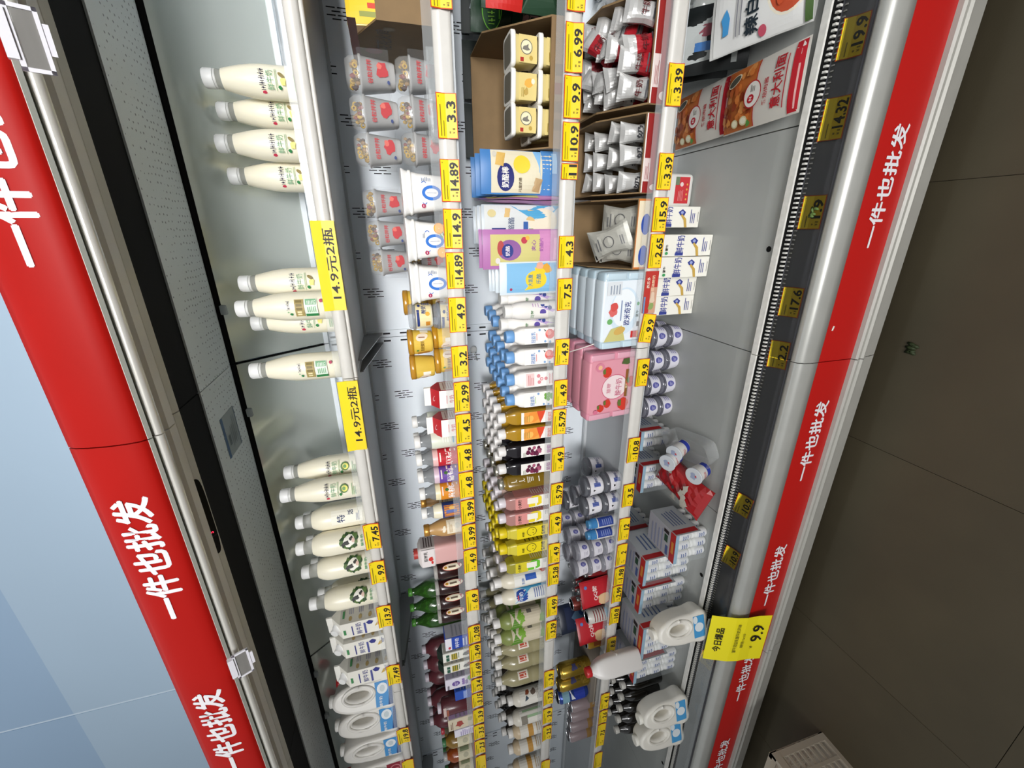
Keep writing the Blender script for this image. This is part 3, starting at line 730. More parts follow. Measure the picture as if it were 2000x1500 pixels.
# zero yogurt cups
def zerocup(orange):
    def f():
        T = cup('zero_yogurt_cup', 'yogurt cup', .098, .0385, .047, mat('eceae4', .4), mat('eceae4', .4), .004, .052, e=6)
        b = MB(); b.loft([(.084, .0462, .0462, 6), (.090, .0475, .0475, 6), (.100, .0485, .0485, 6), (.110, .0515, .0515, 6), (.117, .0555, .0555, 6), (.119, .0555, .0555, 6), (.1195, .052, .052, 6)], mat('eeece8', .4), 28); b.build('flared_lid', T)
        p = Print(); c = 0 if not orange else -.002; sc = 1
        p.ell(c, .048, .0170, .0240, blue, 28); p.ell(c, .048, .0100, .0165, ink('f0efea'), 24); p.rect(c - .0007, .036, c + .0007, .060, ink('8a93a8'))
        p.txt('0', 0, .2, .001, blue, 0) if False else None
        for sg in (-1, 1):
            u = c + sg * .0245; p.poly([(u - sg * .003, .061), (u - sg * .001, .061), (u + sg * .003, .0665), (u + sg * .001, .0665)], blue); p.poly([(u - sg * .003, .072), (u - sg * .001, .072), (u + sg * .003, .0665), (u + sg * .001, .0665)], blue)
        p.ell(-.030, .070, .0052, .0052, ink('a8284e')); p.rect(-.0325, .0692, -.0275, .0708, ink('e8d8dc'))
        if orange:
            for cx, cz in ((.029, .036), (-.030, .030)):
                p.ell(cx, cz, .0135, .0135, ink('e8951e'), 18); p.ell(cx, cz, .0115, .0115, ink('f2b447'), 18); p.ell(cx, cz, .0015, .0015, ink('f8e0a8'), 8)
            p.poly([(.010, .020), (.022, .028), (.012, .026)], ink('3f8a4a')); p.poly([(.008, .026), (.018, .036), (.006, .030)], ink('5aa05a'))
            p.lines(.006, .074, .02, .080, 2, ink('8a93a8'), .4, 1)
        else:
            p.lines(.026, .050, .035, .074, 6, ink('8f98ac'), .45, 2)
        p.build('front_print', T, lambda u, v, o: (u, -(.0385 + .0085 * v / .098) - o - .0006, v))
        return T
    return f
for px, py, k, lab in ((815, 379, 0, 'white yogurt cup with a blue zero above the first 14.89 tag'), (828, 469, 1, 'white yogurt cup with a blue zero and orange slices'), (838, 551, 0, 'white yogurt cup with a blue zero above the second 14.89 tag')):
    put(('zero', k), zerocup(k), px, py, 1.182, z2, lab, 'zero sugar yogurt cups')
# small tubs with clear lids
def bluetub():
    p = Print(); p.rect(-.044, .004, .044, .044, ink('e9d9a6'), 10); p.rect(-.044, .036, .006, .043, navy, 6); p.txt('酸奶', .008, .024, .013, navy, .02); p.ell(-.006, .014, .006, .006, ink('e0a63a')); p.rect(-.042, .008, -.028, .020, ink('c8842a'), 2); p.ell(.020, .036, .005, .004, navy); p.lines(.022, .008, .040, .030, 4, ink('6a6f98'), .5, 3)
    return cup('yogurt_tub', 'yogurt cup', .048, .0325, .0355, mat('e3ddc8', .4), mat('8b9097', .15, alpha=.7), .004, .0385, dome=.013, pr=p, domem=mat('a9aeb4', .1, alpha=.4))
put('bluetub', bluetub, 808, 618, 1.172, z2 + .0675, 'clear lidded yogurt tub with navy label, upper one of the stack', 'clear lidded yogurt tubs', rz=.5)
put('bluetub', bluetub, 850, 617, 1.172, z2, 'clear lidded yogurt tub with navy label, lower one of the stack', 'clear lidded yogurt tubs', rz=-.1)
m_gold = mat('c08a1c', .15, alpha=.85, spec=.8); m_goldb = mat('d9b64a', .4)
def goldcup():
    p = Print(); p.rect(-.05, .004, .05, .052, ink('dfbb4e'), 12); p.ell(.020, .030, .012, .018, ink('ead9c4'), 14, .5); p.rect(.017, .022, .020, .040, ink('8a4f2a')); p.txt('燕麦酸奶', -.010, .030, .011, ink('7a5a1c'), .02, wid=.034, res=1); p.rect(-.045, .01, -.030, .045, ink('b07a30'), 3); p.rect(.034, .012, .046, .034, ink('efe9da'), 2); p.ell(-.022, .044, .003, .004, ink('3f7f3a'))
    return cup('golden_yogurt_cup', 'yogurt cup', .056, .030, .0355, m_goldb, m_gold, .011, .0375, pr=p, dome=.003, domem=m_gold)
for px, py, Y, z, rz, lab in ((812, 668, 1.185, .071, .1, 'amber lidded yogurt cup, top left of the pile beside the navy tubs'), (860, 657, 1.205, 0, -1.2, 'amber lidded yogurt cup, bottom left of the pile half behind the 4.9 tag'),
        (818, 716, 1.185, .071, -1.5, 'amber lidded yogurt cup, top right of the pile with a barcode'), (865, 704, 1.175, 0, .3, 'amber lidded yogurt cup, bottom right of the pile above the 3.2 tag'), (778, 592, 1.30, .071, 0, 'amber lidded yogurt cup at the back behind the navy tubs'), (800, 600, 1.30, 0, 0, 'amber lidded yogurt cup lowest at the back behind the navy tubs')):
    put('goldcup', goldcup, px, py, Y, z2 + z, lab, 'amber lidded yogurt cups', rz=rz)
m_rcart = mat('b5222a', .4)
def redcart():
    w, d, h = .060, .060, .066; p = Print(); p.rect(-w / 2, 0, w / 2, h, ink('f0ede6')); p.txt('牛奶', 0, .030, .013, red, .02); p.rect(-.016, .018, .016, .020, red); p.rect(-.014, .043, .014, .045, red)
    q = Print(); q.rect(-d / 2 + .004, .006, d / 2 - .004, h - .006, ink('d8c9bb')); q.lines(-.02, .012, .022, .056, 6, ink('a8827a'), .4, 4)
    T = carton('milk_carton', 'carton', w, d, h, .024, mat('a8202a', .4), p, q, toph=m_rcart)
    r_ = Print(); r_.ring(0, 0, .009, .009, .003, ink('efe6e4')); r_.build('roof_mark', T, lambda u, v, o: (u, -.015 - v * .78 - 0 - o * .6, h + .012 + v * -.62 * -1 + o))
    return T
put('redcart', redcart, 878, 770, 1.170, z2, 'small red and white gable carton above the 2.99 tag', 'red and white milk cartons', rz=-.12)
put('redcart', redcart, 883, 826, 1.170, z2, 'small red and white gable carton beside the pale plain bottle', 'red and white milk cartons', rz=-.06)
m_nk2 = mat('8e9192', .12, alpha=.62); m_wc = mat('e9e7e2', .4)
PB = [(0, .9), (.02, 1), (.56, 1), (.66, .95), (.74, .82), (.80, .62), (.88, .60)]
def flav(key):
    def f():
        lab_, liq, ch = {'g': (None, 'd9dccb', ''), 'r': ('c02630', 'e6b8b4', '草莓'), 'p': ('6b489c', 'd6bcc8', '葡萄'), 'o': ('dc8a22', 'e8dcb4', '黄桃')}[key]
        p = Print(); R = .0295
        if lab_:
            p.rect(-.05, .012, .05, .083, ink(lab_), 14); p.txt(ch, -.004, .048, .022, ink('f0e8e4'), .05); p.ell(.006, .062, .005, .006, ink('a82a2a') if key == 'r' else ink('3f6a2a')); p.lines(.018, .026, .030, .07, 3, ink('efdcd4'), .3, 2); p.rect(-.012, .074, .016, .078, ink('efdcd4'))
        else:
            p.rect(-.012, .03, .02, .034, ink('5aa0b8')); p.lines(-.008, .04, .012, .07, 4, ink('f2f2e8'), .3, 1)
        return bottle('flavoured_milk_bottle', 'bottle', .150, R, PB, mat(liq, .35), m_wc, .885, .0205, neck=(.66, m_nk2), pr=p, fn=cyl(R))
    return f
for px, py, Y, k, lab in ((855, 858, 1.175, 'g', 'pale plain milk bottle with white cap beside the red cartons'), (845, 820, 1.280, 'g', 'pale plain milk bottle behind the red cartons, nearest the camera'), (850, 852, 1.255, 'g', 'pale plain milk bottle at the back behind the front plain one'),
        (860, 892, 1.175, 'r', 'red label strawberry milk bottle above the first 4.8 tag'), (865, 925, 1.175, 'p', 'purple label milk bottle between the red and the orange one'), (870, 957, 1.175, 'o', 'orange label milk bottle above the second 4.8 tag'), (845, 888, 1.245, 'r', 'red label milk bottle in the second row'), (855, 921, 1.245, 'p', 'purple label milk bottle in the second row')):
    put(('flav', k), flav(k), px, py, Y, z2, lab, 'flavoured milk bottles', rz=math.atan2(-at(px, py, Y).x, Y) * .7)
def cof(kind):
    def f():
        R = .026 if kind == 's' else .031; p = Print()
        if kind == 's':
            p.rect(-.04, .02, .04, .082, navy, 10); p.rect(-.02, .026, .02, .076, ink('d8872e'), 4); p.rect(-.006, .034, .004, .07, ink('5a66a0')); p.ell(.010, .05, .006, .01, ink('e8b868'))
            return bottle('drink_bottle', 'bottle', .150, R, PB, mat('e6dfc4', .35), m_wc, .885, .0195, neck=(.74, m_nk2), pr=p, fn=cyl(R))
        p.rect(-.022, .010, .028, .072, ink('e8dcc4'), 6); p.blob(-.004, .082, .012, .006, ink('efe4cc'), 9, .4, 3); p.ell(.004, .036, .009, .010, ink('d6d0bc')); p.lines(-.016, .016, .02, .026, 2, ink('a8895a'), .4, 1); p.lines(-.016, .054, .02, .066, 3, ink('b89a6a'), .4, 2)
        return bottle('milk_tea_bottle', 'bottle', .148, R, [(0, .9), (.02, 1), (.50, 1), (.62, .92), (.74, .72), (.82, .58), (.88, .56)], mat('b88f58', .3), mat('b8863a', .3, metal=.5), .875, .0205, pr=p, fn=cyl(R))
    return f
put(('cof', 's'), cof('s'), 872, 995, 1.170, z2, 'slim bottle with navy and orange label above the first 3.99 tag', rz=.4)
put(('cof', 't'), cof('t'), 880, 1027, 1.172, z2, 'milk tea bottle with golden cap above the second 3.99 tag', 'golden cap milk tea bottles', rz=.5)
put(('cof', 't'), cof('t'), 862, 975, 1.262, z2, 'milk tea bottle with golden cap peeking out behind the orange label bottle', 'golden cap milk tea bottles', rz=.5)
def pinkb():
    T = thing('strawberry_drink_bottle', '', 'bottle'); w = .038; m = mat('d8aaa6', .35)
    b = MB(); b.loft([(0, w * .95, w * .95, 6), (.004, w, w, 6), (.118, w, w, 6)], m, 28); b.build('body', T)
    b = MB(); b.loft([(.118, w * 1.01, w * 1.01, 6), (.168, w * 1.01, w * 1.01, 6), (.176, w * .7, w * .7, 4)], mat('cfc7c4', .35), 28); sl = b.build('shoulder_sleeve', T)
    b = MB(); b.lathe([(.176, .018), (.19, .018)], mat('a8342a', .4), 20); b.build('cap', T)
    p = Print(); p.rect(-w * .9, .121, w * .9, .165, ink('ded6d4')); p.txt('草莓乳', .008, .150, .014, m_ink, .02, wid=.04); p.blob(-.004, .134, .010, .008, ink('c8342c'), 10, .2, 3); p.ell(-.018, .130, .006, .004, ink('c8342c')); p.build('sleeve_print', sl, flat(-w * 1.01 - .0002))
    q = Print(); q.rect(-w * .9, .121, w * .9, .165, ink('c9c2c0')); q.lines(-.03, .126, .03, .16, 4, ink('5a4a48'), .5, 4); q.build('sleeve_side_print', sl, side(w * 1.01 + .0002))
    return T
put('pinkb', pinkb, 870, 1070, 1.185, z2, 'square pink strawberry drink bottle with printed shoulder sleeve', rz=.1)
def plum():
    p = Print(); p.ell(.006, .062, .0125, .036, ink('b23a2a'), 20); p.ell(.006, .062, .011, .034, ink('f0e6cc'), 20); p.rect(.003, .050, .009, .076, ink('6a5a48')); p.ell(.006, .086, .004, .006, ink('c08a2a')); p.poly([(.0, .036), (.014, .032), (.012, .044)], ink('b8323a'))
    return bottle('plum_juice_bottle', 'bottle', .128, .030, [(0, .92), (.02, 1), (.80, 1), (.86, .95), (.90, .86)], mat('2a1210', .2), mat('b9b4ae', .15, alpha=.75), .90, .027, pr=p, fn=cyl(.030))
for px, py, Y, lab in ((885, 1109, 1.178, 'dark plum juice bottle beside the pink bottle'), (888, 1140, 1.178, 'dark plum juice bottle, second from the pink bottle'), (890, 1168, 1.178, 'dark plum juice bottle above the 6.9 tag'), (893, 1194, 1.178, 'dark plum juice bottle next to the blue carton')):
    put('plum', plum, px, py, Y, z2, lab, 'dark plum juice bottles', rz=.75)
def greenb():
    return bottle('green_drink_bottle', 'bottle', .235, .040, [(0, .9), (.02, 1), (.55, 1), (.68, .9), (.80, .55), (.88, .36), (.93, .36)], mat('2f5a1c', .12, alpha=.93, noise=.5, nscale=60, spec=.8), mat('5aa83a', .35), .93, .0165)
for px, py, lab in ((832, 1150, 'green drink bottle with green cap, nearest of the three at the back'), (834, 1180, 'green drink bottle with green cap, middle of the three at the back'), (837, 1209, 'green drink bottle with green cap, farthest of the three at the back')):
    put('greenb', greenb, px, py, 1.385, z2, lab, 'green bottles at the back of the second shelf')
def brick(name, w, d, h, face, pr, sidec, top_=None):
    def f():
        T = thing(name, '', 'carton'); b = MB(); b.rbox(w, d, h, .002, mat(face, .45), 1); b.build('body', T)
        if pr: pr(w, h).build('front_print', T, flat(-d / 2))
        q = Print(); q.rect(-d / 2 + .002, .003, d / 2 - .002, h - .003, ink(sidec)); q.lines(-d * .4, h * .15, d * .4, h * .85, 5, ink('8d8d94'), .3, 6); q.build('side_print', T, side(w / 2))
        if top_:
            b = MB(); b.add([(-w / 2, -d / 2, h), (w / 2, -d / 2, h), (w / 2, d / 2, h), (-w / 2, d / 2, h), (-w / 2, 0, h + .02), (w / 2, 0, h + .02)], [(0, 1, 5, 4), (2, 3, 4, 5), (1, 2, 5), (3, 0, 4)], mat(top_, .5)); b.build('gable', T)
        return T
    return f
def pr_blue(w, h):
    p = Print(); p.rect(-w / 2, 0, w / 2, h, ink('2848a8')); p.rect(-w / 2, h * .78, w / 2, h, ink('e6e4ea')); p.txt('纯牛奶', 0, h * .60, .016, ink('e6e8f2'), .03, wid=w * .8); p.lines(-w * .35, h * .25, w * .4, h * .45, 2, ink('c8d0ea'), .5, 3); p.ell(-w * .3, h * .86, .006, .005, ink('c03a4a')); return p
def pr_white(w, h):
    p = Print(); p.rect(-w / 2, 0, w / 2, h, ink('e9e7dd')); p.rect(-w * .45, h * .80, -w * .05, h * .90, ink('2f5a48')); p.rect(.0, h * .80, w * .3, h * .9, ink('2f5a48')); p.rect(-w * .4, h * .55, w * .3, h * .74, ink('b8a040')); p.lines(-w * .3, h * .50, w * .4, h * .76, 4, ink('4a6a3a'), .3, 3); p.blob(.0, h * .28, .014, .012, ink('5a5550'), 10, .4, 3); p.blob(.008, h * .2, .006, .006, ink('8a4a48'), 8, .3, 4); return p
def pr_purple(w, h):
    p = Print(); p.rect(-w / 2, 0, w / 2, h, ink('e0dbe6')); p.ell(-.002, h * .66, .014, .016, ink('6a4f98')); p.lines(-.012, h * .60, .010, h * .72, 3, ink('d8d0e4'), .4, 2)
    for i in range(5): p.ell(-.012 + (i % 3) * .012, h * (.42 - .10 * (i // 3)), .006, .006, ink('8f78b0'))
    p.blob(.008, h * .16, .016, .014, ink('6fb040'), 9, .3, 2); p.rect(-w * .45, h * .88, -w * .1, h * .94, ink('7a7480')); return p
def pr_blue2(w, h):
    p = Print(); p.rect(-w / 2, 0, w / 2, h, ink('2f56b4')); p.rect(-w * .45, h * .45, w * .4, h * .62, ink('8fa4d8')); p.ell(.005, h * .18, .009, .009, ink('d8d4c4')); return p
def pr_beige(w, h):
    p = Print(); p.rect(-w / 2, 0, w / 2, h, ink('d9cdb4')); p.blob(-.004, h * .62, .018, .016, ink('a84a42'), 10, .3, 2); p.blob(.010, h * .28, .016, .012, ink('a8a878'), 10, .3, 5); p.lines(-w * .4, h * .85, w * .3, h * .95, 2, ink('8a6a5a'), .5, 1); return p
def pr_lav(w, h):
    p = Print(); p.rect(-w / 2, 0, w / 2, h, ink('ece8f2')); p.lines(-w * .4, h * .15, w * .4, h * .8, 8, ink('a08fc0'), .4, 3); return p
for key, px, py, w, d, h, face, prf, sd, lab, rz, tp in (('cb', 890, 1241, .062, .062, .112, '2848a8', pr_blue, 'a9a6ae', 'blue and white milk carton with grey side above the 2.08 tag', .0, None), ('cw1', 888, 1269, .046, .05, .125, 'e3e1d8', pr_white, 'b8b4a4', 'white milk carton with green and gold print above the 2.49 tag', 0, '1c2a22'), ('cw2', 892, 1291, .046, .05, .125, 'e3e1d8', pr_white, 'b8b4a4', 'white milk carton with green and gold print next to the purple grape one', 0, '1c2a22'),
        ('cp', 897, 1320, .060, .05, .125, 'ded9e2', pr_purple, 'a8a0b4', 'white carton with purple grape picture above the 1.69 tag', 0, None), ('cb2', 908, 1343, .052, .05, .090, '2f56b4', pr_blue2, '2a4a98', 'low blue carton with a round emblem', 0, None),
        ('cbe', 903, 1398, .070, .05, .128, 'd9cdb4', pr_beige, 'b09ac0', 'beige carton with fruit pictures and lilac top', 0, None), ('clv', 910, 1415, .046, .05, .105, 'ece8f2', pr_lav, 'c0b8cc', 'white carton with lilac print lines', 0, None)):
    put(key, brick('drink_carton', w, d, h, face, prf, sd, tp), px, py, 1.168, z2, lab, rz=rz)
m_mar = mat('5e2f35', .25, noise=.1, nscale=30)
def maroon():
    return bottle('maroon_drink_bottle', 'bottle', .205, .042, [(0, .92), (.02, 1), (.66, 1), (.78, .9), (.86, .62), (.88, .5), (.92, .46)], m_mar, mat('cfc6cf', .3), .915, .0185)
for i, (px, py, Y) in enumerate(((848, 1263, 1.345), (850, 1293, 1.322), (852, 1318, 1.345), (865, 1362, 1.29), (868, 1400, 1.285), (862, 1345, 1.38), (865, 1383, 1.38))):
    put('maroon', maroon, px, py, Y, z2, 'maroon drink bottle with pale cap in the row behind the cartons', 'maroon bottles behind the cartons')
def maroonf():
    p = Print(); p.rect(-.03, .13, .03, .142, ink('cfb8b0'), 4); p.rect(-.02, .12, .02, .128, ink('a8604a'), 3)
    return bottle('maroon_drink_bottle', 'bottle', .165, .036, [(0, .92), (.02, 1), (.84, 1), (.88, .9), (.91, .6)], m_mar, mat('cfc6cf', .3), .91, .02, pr=p)
put('maroonf', maroonf, 895, 1372, 1.185, z2, 'maroon drink bottle in the front row beside the low blue carton')
def amberb(col, capc):
    def f():
        p = Print(); p.rect(-.034, .03, .034, .095, ink('d9d2b4'), 8); p.ell(-.01, .06, .010, .012, ink('b8b49a')); p.rect(.006, .045, .026, .085, ink('8f9a78'), 3)
        return bottle('tea_bottle', 'bottle', .160, .032, [(0, .92), (.02, 1), (.72, 1), (.80, .85), (.86, .55), (.90, .5)], mat(col, .2, noise=.2, nscale=40), mat(capc, .35), .90, .017, pr=p, fn=cyl(.032))
    return f
for k, px, py, Y, lab in ((('8a6a2a', '3f7a4a'), 905, 1438, 1.185, 'amber tea bottle with green cap and cream label near the dim end'), (('9a4a1c', 'b8b8b4'), 915, 1463, 1.20, 'orange tea bottle with pale cap near the dim end'), (('4a2a18', '3f7a4a'), 905, 1492, 1.19, 'dark tea bottle at the picture edge of the second shelf'),
        (('8a6a2a', 'b8b8b4'), 860, 1440, 1.33, 'amber tea bottle with pale cap in the back row at the dim end'), (('5f5a48', 'b82a3a'), 868, 1425, 1.28, 'tea bottle with red cap behind the lilac carton'), (('8a6a2a', '3f7a4a'), 868, 1468, 1.31, 'amber tea bottle with green cap in the back row at the dim end')):
    put(('amb',) + k, amberb(*k), px, py, Y, z2, lab, 'tea bottles at the dim end', rz=.9)
tags(2, [(-40, 18, '', 'cut off by the picture edge on shelf two'), (180, 272, '3.3', 'below the granola packs'), (310, 395, '14.89', 'below the first zero cup'), (407, 487, '14.9', 'below the orange zero cup'), (492, 565, '14.89', 'below the third zero cup'), (580, 650, '4.9', 'below the navy tubs'), (675, 738, '3.2', 'below the amber cups'), (745, 805, '2.99', 'below the first red carton'), (808, 866, '4.5', 'below the second red carton'), (868, 921, '4.8', 'below the red label bottle'), (922, 973, '4.8', 'below the orange label bottle'), (976, 1022, '3.99', 'below the slim navy bottle'), (1024, 1071, '3.99', 'below the milk tea bottle'), (1073, 1118, '4.9', 'below the pink bottle'), (1153, 1195, '6.9', 'below the plum juice'), (1222, 1256, '2.08', 'below the blue carton'), (1258, 1291, '2.49', 'below the white cartons'), (1294, 1324, '1.69', 'below the grape carton'), (1326, 1352, '3.4', 'below the low blue carton'), (1355, 1382, '3.15', 'below the maroon bottle'), (1385, 1414, '3.9', 'below the beige carton'), (1417, 1445, '3.5', 'below the amber tea bottle'), (1447, 1474, '2.5', 'below the orange tea bottle'), (1477, 1505, '', 'at the picture edge of the second shelf')])
# ------------------------------------------------------------------ shelf 3
z3 = SH[3]['s'] + .0008
def face(px, py, Y, k=.75): return math.atan2(-at(px, py, Y).x, Y) * k
# green sausage bags at the near end
m_gbag = mat('17321f', .22, spec=.8, bump=.25, bscale=30)
def sausage(kind):
    def f():
        p = Print(); w, h = .16, .215
        if kind == 'g':
            p.ell(-.030, .160, .044, .026, ink('7ac83a'), 28); p.ell(-.030, .160, .042, .024, ink('1c4a24'), 28); scribble(p, -.064, .004, .160, .020, ink('9ad84a'), 9, 3); p.rect(-.05, .140, -.01, .143, ink('7ac83a'))
            p.rect(-.07, .02, .07, .105, ink('20402a'), 1); p.blob(-.02, .06, .03, .03, ink('b88a86'), 12, .4, 2); p.blob(.03, .05, .025, .02, ink('8a1f24'), 10, .4, 3)
        else:
            p.rect(-.08, .115, .08, .205, ink('c0241f')); p.txt('哑', -.045, .175, .022, ink('e8d0c8'), .04); p.txt('典排年糕', .02, .150, .020, ink('e8d8d0'), .04, wid=.075)
            p.poly([(-.08, .115), (.08, .135), (.08, .02), (-.08, .02)], ink('243f2c')); p.blob(.01, .085, .045, .022, ink('c8905a'), 12, .3, 2); p.blob(-.03, .055, .03, .018, ink('b87a80'), 10, .3, 3); p.blob(.05, .06, .02, .02, ink('5f86a0'), 9, .3, 4); p.ell(-.02, .05, .014, .014, ink('b8404a'))
        return pouch('sausage_bag', 'bag', w, h, .045, m_gbag, p, crumple=.0012, seed=4)
    return f
spawn(('saus', 'g'), sausage('g'), (.575, 1.345, z3 + .003), 'dark green glossy bag with bright green oval badge near the picture edge', None, (.08, 0, -.10))
spawn(('saus', 'r'), sausage('r'), (.572, 1.205, z3 + .003), 'green and red bag with sausage picture in front at the picture edge', None, (.05, 0, -.05))
def mixbag():
    p = Print(); p.blob(-.01, .140, .022, .034, ink('a8341a'), 14, .15, 2)
    rg = random.Random(2)
    for i in range(16): p.blob(-.01 + rg.uniform(-.016, .016), .140 + rg.uniform(-.026, .026), .006, .006, ink(rg.choice(('c8502a', '8a2412', 'd8702e'))), 7, .3, i)
    p.blob(.04, .12, .03, .04, ink('b88f94'), 10, .4, 3); p.blob(-.04, .14, .02, .04, ink('2a4a34'), 9, .4, 5); p.blob(.0, .17, .03, .02, ink('8a9098'), 9, .4, 6); p.rect(-.06, .09, .06, .096, ink('c8d0cc'), sk=.02); p.blob(.03, .06, .02, .02, ink('6f86a0'), 9, .4, 7)
    return pouch('pickle_bag', 'bag', .15, .215, .03, mat('18201c', .5, spec=.25, bump=.2, bscale=25), p, crumple=.001, seed=9)
spawn('mixbag', mixbag, (.292, 1.496, z3), 'dark clear bag with a red pickle window at the back behind the tub box', 'dark pickle bags', (0, 0, .0))
spawn('mixbag', mixbag, (.455, 1.496, z3), 'dark clear pickle bag at the back, second from the pouches', 'dark pickle bags', (0, 0, 0))
spawn('mixbag', mixbag, (.62, 1.485, z3), 'dark clear pickle bag at the back by the picture edge', 'dark pickle bags', (0, 0, -.1))
# box with yellow tubs
spawn('tubbox', lambda: box_open('cardboard_box', 'box', .285, .30, .195, m_card, .050, .004, fpr=Print().rect(-.10, .012, -.075, .038, ink('6e5a3c')).rect(-.06, .012, -.035, .038, ink('6e5a3c')).rect(-.02, .012, .005, .038, ink('7a4a30')).rect(.02, .012, .045, .038, ink('6e5a3c'))), (.342, 1.320, z3), 'open brown cardboard box holding six yellow square tubs')
def ytub(v):
    def f():
        p = Print(); p.rect(-.029, .002, .029, .050, ink('d8c480'))
        if v:
            p.ell(.004, .030, .016, .016, ink('6a675c')); p.ell(.004, .030, .014, .014, ink('e6dcb8')); p.blob(.002, .031, .009, .009, ink('77736a'), 10, .5, 3); p.rect(-.027, .038, -.018, .047, ink('a8342a')); p.ell(-.018, .018, .005, .005, ink('b89a48'))
        else:
            p.blob(.008, .024, .012, .011, ink('e8a84a'), 10, .2, 3); p.blob(-.010, .030, .008, .006, ink('b89a50'), 9, .3, 4); p.lines(-.022, .036, .006, .046, 2, ink('9a8030'), .4, 2); p.ell(.012, .012, .006, .005, ink('e9dfc4'))
        return cup('yellow_square_tub', 'tub', .062, .0275, .0325, mat('d6c484', .4), mat('ebe8df', .4), .008, .0385, e=7, pr=p)
    return f
ri = 0
for layer in (0, 1):
    for k, xx in enumerate((.417, .341, .265)):
        lab = 'yellow square tub with white lid, %s layer, %s in the box' % (('lower', 'upper')[layer], ('nearest the sausage bags', 'middle', 'nearest the blue pouch')[k])
        o = spawn(('ytub', (k % 2 == 0) and layer), ytub((k % 2 == 0) and layer), (xx, 1.222 + .012 * (1 - layer) * 0, z3 + .0045 + layer * .0725), lab, 'yellow tubs in the cardboard box', (0, 0, random.uniform(-.08, .08)))
        b = MB(); b.loft([(.071, .031, .031, 7), (.0717, .031, .031, 7)], mat('6f6a5e', .5), 24); b.build('lid_panel', o) if not any(c.name.startswith('lid_panel') for c in o.children) else None
for layer in (0,):
    for k, xx in enumerate((.417, .341, .265)):
        spawn(('ytub', 0), ytub(0), (xx, 1.305, z3 + .0045), 'yellow square tub in the hidden second row of the box', 'yellow tubs in the cardboard box rear row')
# cheese pouches
def cheese(kind):
    def f():
        p = Print()
        if kind == 'b':
            w, h = .108, .232; p.rect(-.050, .028, .053, .205, ink('d8cfb4')); p.rect(-.055, .0, .057, .062, ink('4f86c0')); p.poly([(-.05, .062), (.053, .062), (.053, .085), (.0, .070)], ink('7fb0d8'))
            p.ell(-.012, .165, .034, .024, ink('23286a'), 20); p.txt('奶酪棒', -.012, .166, .020, ink('e6e0d8'), .04, wid=.05); p.poly([(.018, .195), (.048, .188), (.046, .165), (.014, .172)], ink('d0a95a')); p.poly([(-.045, .09), (-.012, .082), (-.016, .060), (-.048, .068)], ink('b89a70')); p.ell(.043, .196, .007, .006, ink('c8c2b4')); p.ell(.02, .12, .022, .024, ink('e2c83a'), 16); p.txt('儿童奶酪', -.03, .125, .009, ink('6a5a44'), .02, wid=.036); p.rect(.0, .018, .05, .034, ink('8fb8dc'))
            return pouch('cheese_stick_pouch', 'pouch', w, h, .034, mat('3f78b4', .35), p, crumple=.0008, seed=1)
        if kind == 'w':
            w, h = .105, .232; p.rect(-.050, .0, .050, .225, ink('cfd2d0')); p.poly([(-.050, 0), (.050, 0), (.050, .15), (.03, .10), (-.02, .07), (-.05, .06)], ink('4f9cc4')); p.ell(.010, .055, .034, .045, ink('dcd2bc'), 16); p.poly([(.012, .105), (.04, .10), (.038, .075), (.010, .08)], ink('d0b078')); p.poly([(.02, .17), (.044, .165), (.042, .15), (.02, .155)], ink('cfae72'))
            p.rect(-.048, .165, -.008, .205, navy); p.rect(-.044, .172, -.03, .200, ink('b8863a')); p.txt('奶', -.02, .186, .015, ink('d88a90'), .03); p.txt('酪酪酪', -.008, .150, .018, ink('6a7488'), .03, wid=.055); p.rect(-.044, .10, .008, .114, ink('2f5a9a')); p.rect(-.044, .085, -.01, .098, ink('7a9a5a')); p.ell(.030, .205, .010, .012, ink('cfc08a'))
            return pouch('cheese_cube_pouch', 'pouch', w, h, .034, mat('b9c2c8', .3), p, crumple=.0008, seed=2)
        w, h = .106, .236; p.rect(-.043, .020, .040, .215, ink('c9c07a')); p.rect(-.05, .0, .05, .070, ink('c888b4')); p.ell(-.002, .160, .028, .034, ink('8a5a94'), 18); p.ell(.004, .186, .020, .010, ink('b04a48')); p.ell(-.004, .166, .019, .017, ink('2a3a80'), 16); p.txt('奶酪', -.004, .166, .013, ink('dcd4d8'), .03); p.txt('夹心', .010, .090, .014, ink('8a4a94'), .03); p.txt('奶酪片', .012, .068, .013, ink('9a5a9c'), .02, wid=.036); p.ell(.024, .118, .009, .009, ink('b83a4a')); p.ell(.030, .108, .006, .006, ink('e0b048')); p.ell(-.030, .195, .008, .007, ink('d8d0d0')); p.rect(-.03, .016, .03, .030, ink('d8a4c4'))
        return pouch('filled_cheese_pouch', 'pouch', w, h, .028, mat('b070a8', .35), p, crumple=.0006, seed=3)
    return f
CL = 'stand-up cheese pouch '
